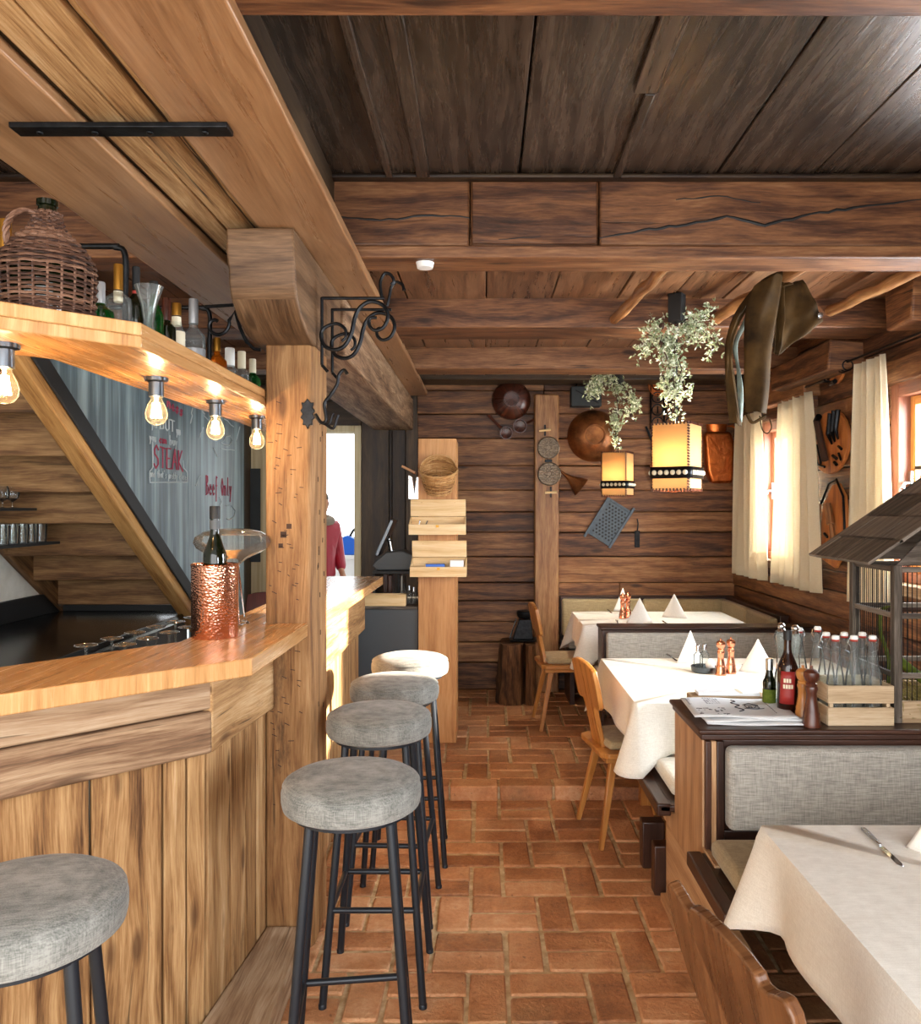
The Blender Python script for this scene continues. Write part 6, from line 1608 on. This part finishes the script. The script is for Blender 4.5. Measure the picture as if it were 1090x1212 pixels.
# ================================================================ BEYOND THE DOORWAY
def person():
    x0, y0 = -1.64, 8.0
    t = thing('person', 'person in a red padded jacket with fur collar standing outside the doorway', 'person', (x0, y0, 0), .9)
    def skin(name, verts, edges, mat, root=0, sub=2):
        me = bpy.data.meshes.new(name); me.from_pydata([v[:3] for v in verts], edges, []); me.materials.append(mat)
        o = bpy.data.objects.new(name, me); C.objects.link(o); o.parent = t
        o.modifiers.new('Skin', 'SKIN'); 
        if not me.skin_vertices: me.attributes  # layer is added with the modifier
        for i, v in enumerate(verts):
            sv_ = me.skin_vertices[0].data[i]; sv_.radius = (v[3], v[4] if len(v) > 4 else v[3]); sv_.use_root = (i == root)
        md = o.modifiers.new('Subdivision', 'SUBSURF'); md.levels = md.render_levels = sub
        for p in me.polygons: p.use_smooth = True
        return o
    # body (one continuous figure): x to its left, -y forward
    V = [(0, 0, .93, .13, .10), (0, 0, 1.12, .12, .09), (0, -.01, 1.32, .15, .10), (0, 0, 1.46, .06, .055), (0, -.005, 1.53, .05, .05), (0, -.015, 1.60, .075, .088), (0, -.012, 1.68, .07, .085), (0, -.01, 1.725, .035, .045)]
    E = [(0, 1), (1, 2), (2, 3), (3, 4), (4, 5), (5, 6), (6, 7)]
    def add(chain, base):
        i = base
        for c in chain: V.append(c); E.append((i, len(V)-1)); i = len(V)-1
        return i
    for s in (-1, 1):
        add([(s*.09, 0, .86, .085), (s*.10, -.01, .50, .058), (s*.10, .01, .12, .04), (s*.10, -.06, .045, .038), (s*.10, -.15, .035, .03)], 0)
        w = add([(s*.17, 0, 1.40, .055), (s*.235, .02, 1.14, .042), (s*.20, -.10, .95, .032), (s*.185, -.14, .90, .030, .018)], 2)
        for k in range(4): add([(s*(.165+.014*k), -.17, .855-.004*abs(k-1.5), .0085), (s*(.16+.014*k), -.165, .825+.003*abs(k-1.5), .007)], w)
        add([(s*.155, -.155, .885, .009), (s*.145, -.175, .86, .0075)], w)
    V.append((0, -.105, 1.615, .016)); E.append((5, len(V)-1))
    bd = skin('body', V, E, M['skin'])
    J = [(0, 0, .86, .20, .15), (0, 0, .95, .19, .14), (0, 0, 1.12, .165, .135), (0, -.01, 1.32, .185, .135), (0, 0, 1.45, .09, .08)]
    JE = [(0, 1), (1, 2), (2, 3), (3, 4)]
    for s in (-1, 1):
        n = len(J); J += [(s*.18, 0, 1.40, .085), (s*.21, .01, 1.28, .082), (s*.245, .02, 1.13, .076), (s*.222, -.05, 1.03, .064), (s*.203, -.10, .955, .05)]
        JE += [(3, n), (n, n+1), (n+1, n+2), (n+2, n+3), (n+3, n+4)]
    skin('jacket', J, JE, M['redjacket'])
    b = MB(); b.tube([(.115*math.cos(a), .10*math.sin(a)-.005, 1.475+.02*math.sin(a)) for a in [2*PI*i/20 for i in range(20)]], .042, 8, closed=True); b.build('fur_collar', M['fur'], t)
    T = [(0, 0, .86, .165, .125), (-.095, 0, .78, .1), (-.1, -.01, .5, .075), (-.1, .01, .10, .055), (.095, 0, .78, .1), (.1, -.01, .5, .075), (.1, .01, .10, .055)]
    skin('trousers', T, [(0, 1), (1, 2), (2, 3), (0, 4), (4, 5), (5, 6)], M['trouser'])
    b = MB(); b.ball((0, .012, 1.685), (.092, .105, .085), 18, 12); b.build('woolly_hat', M['hair'], t)
    b = MB()
    for s in (-1, 1): b.ball((s*.1, -.06, .04), (.052, .14, .045), 12, 8)
    b.build('shoe', M['blackmat'], t)
    b = MB()
    for s in (-1, 1): b.ball((s*.03, -.098, 1.632), (.012, .007, .006), 8, 6)
    b.ball((0, -.096, 1.565), (.022, .006, .006), 8, 6); b.build('face_features', M['hair'], bd)
person()
tb2 = thing('white_counter', 'low white counter outside the doorway with blue things on it', 'counter', (-1.5, 8.9, 0))
b = MB(); b.box(-.5, .45, 0, .5, 0, 1.02); b.build('body', M['greyhaze'] if 'greyhaze' in M else M['white'], tb2, bev=.004)
b = MB(); b.box(-.53, .48, -.03, .53, 1.021, 1.06); b.build('top', M['white'], tb2, bev=.004)
bl = thing('blue_caddy', 'blue plastic caddy on the white counter outside the doorway', 'caddy', (-1.52, 9.1, 1.061))
b = MB(); b.prism([(-.16, 0), (.22, 0), (.22, .10), (.12, .115), (.08, .17), (-.02, .22), (-.10, .19), (-.14, .11)], -.1, .1, 'xz'); b.build('body', M['blue'], bl, bev=.01)
b = MB(); b.tube([(.0, 0, .21), (.04, 0, .28), (.08, 0, .29)], .014, 8); b.build('grip', M['blackmat'], bl)
# a few more small things
b = MB(); b.lathe([(.001, -.022), (.03, -.02), (.035, 0), (.001, 0)], 20, Mx((0, 0, 0), (0, 0, 0)), cap=False); o = b.build('smoke_detector', M['white'], loc=at(503, 318, 3.05)+Vector((0, 0, -.0))); o.location.z = 2.527; tag(o, 'small white smoke detector under the great beam', 'smoke detector')
# ---------------------------------------------------------------- light and camera
w = bpy.data.worlds.new('World'); scn.world = w; w.use_nodes = True
bg = w.node_tree.nodes['Background']; bg.inputs[0].default_value = (.92, .96, 1.0, 1); bg.inputs[1].default_value = 3.0
sd = bpy.data.lights.new('Sun', 'SUN'); so = bpy.data.objects.new('Sun', sd); C.objects.link(so)
sd.energy = 34; sd.angle = math.radians(2.5); sd.color = (1.0, .86, .68)
so.rotation_euler = Vector((-1, .05, -.30)).to_track_quat('-Z', 'Y').to_euler()
def area(name, loc, d, sx, sy, e, col=(1,1,1)):
    l = bpy.data.lights.new(name, 'AREA'); l.shape = 'RECTANGLE'; l.size = sx; l.size_y = sy; l.energy = e; l.color = col
    o = bpy.data.objects.new(name, l); C.objects.link(o); o.location = loc
    o.rotation_euler = Vector(d).to_track_quat('-Z', 'Y').to_euler(); return o
for i, (a, c) in enumerate(WINS):
    area('daylight_window', (XR+.3, (a+c)/2, (WZ0+WZ1)/2), (-1, 0, -.12), c-a, WZ1-WZ0, (110, 85, 125)[i], (.93, .97, 1))  # the last lamp belongs to the added unseen window
area('fill_room_behind', (0, YN, 1.7), (0, 1, 0), 4.4, 2.2, 120, (1, .97, .93))  # added fill light at the open rear of the room
cd = bpy.data.cameras.new('Camera'); co = bpy.data.objects.new('Camera', cd); C.objects.link(co)
co.location = (0, 0, CAMZ); co.rotation_euler = (PI/2, 0, 0)
cd.sensor_fit = 'HORIZONTAL'; cd.sensor_width = 36; cd.lens = 36*F_PX/1090
cd.shift_x = -(VX-545)/1090; cd.shift_y = -(606-VY)/1090
cd.clip_start = .05
scn.camera = co
scn.view_settings.view_transform = 'Standard'; scn.view_settings.look = 'None'
scn.view_settings.gamma = 1; scn.view_settings.use_curve_mapping = False
scn.view_settings.exposure = 0.25
scn.cycles.transparent_max_bounces = 48
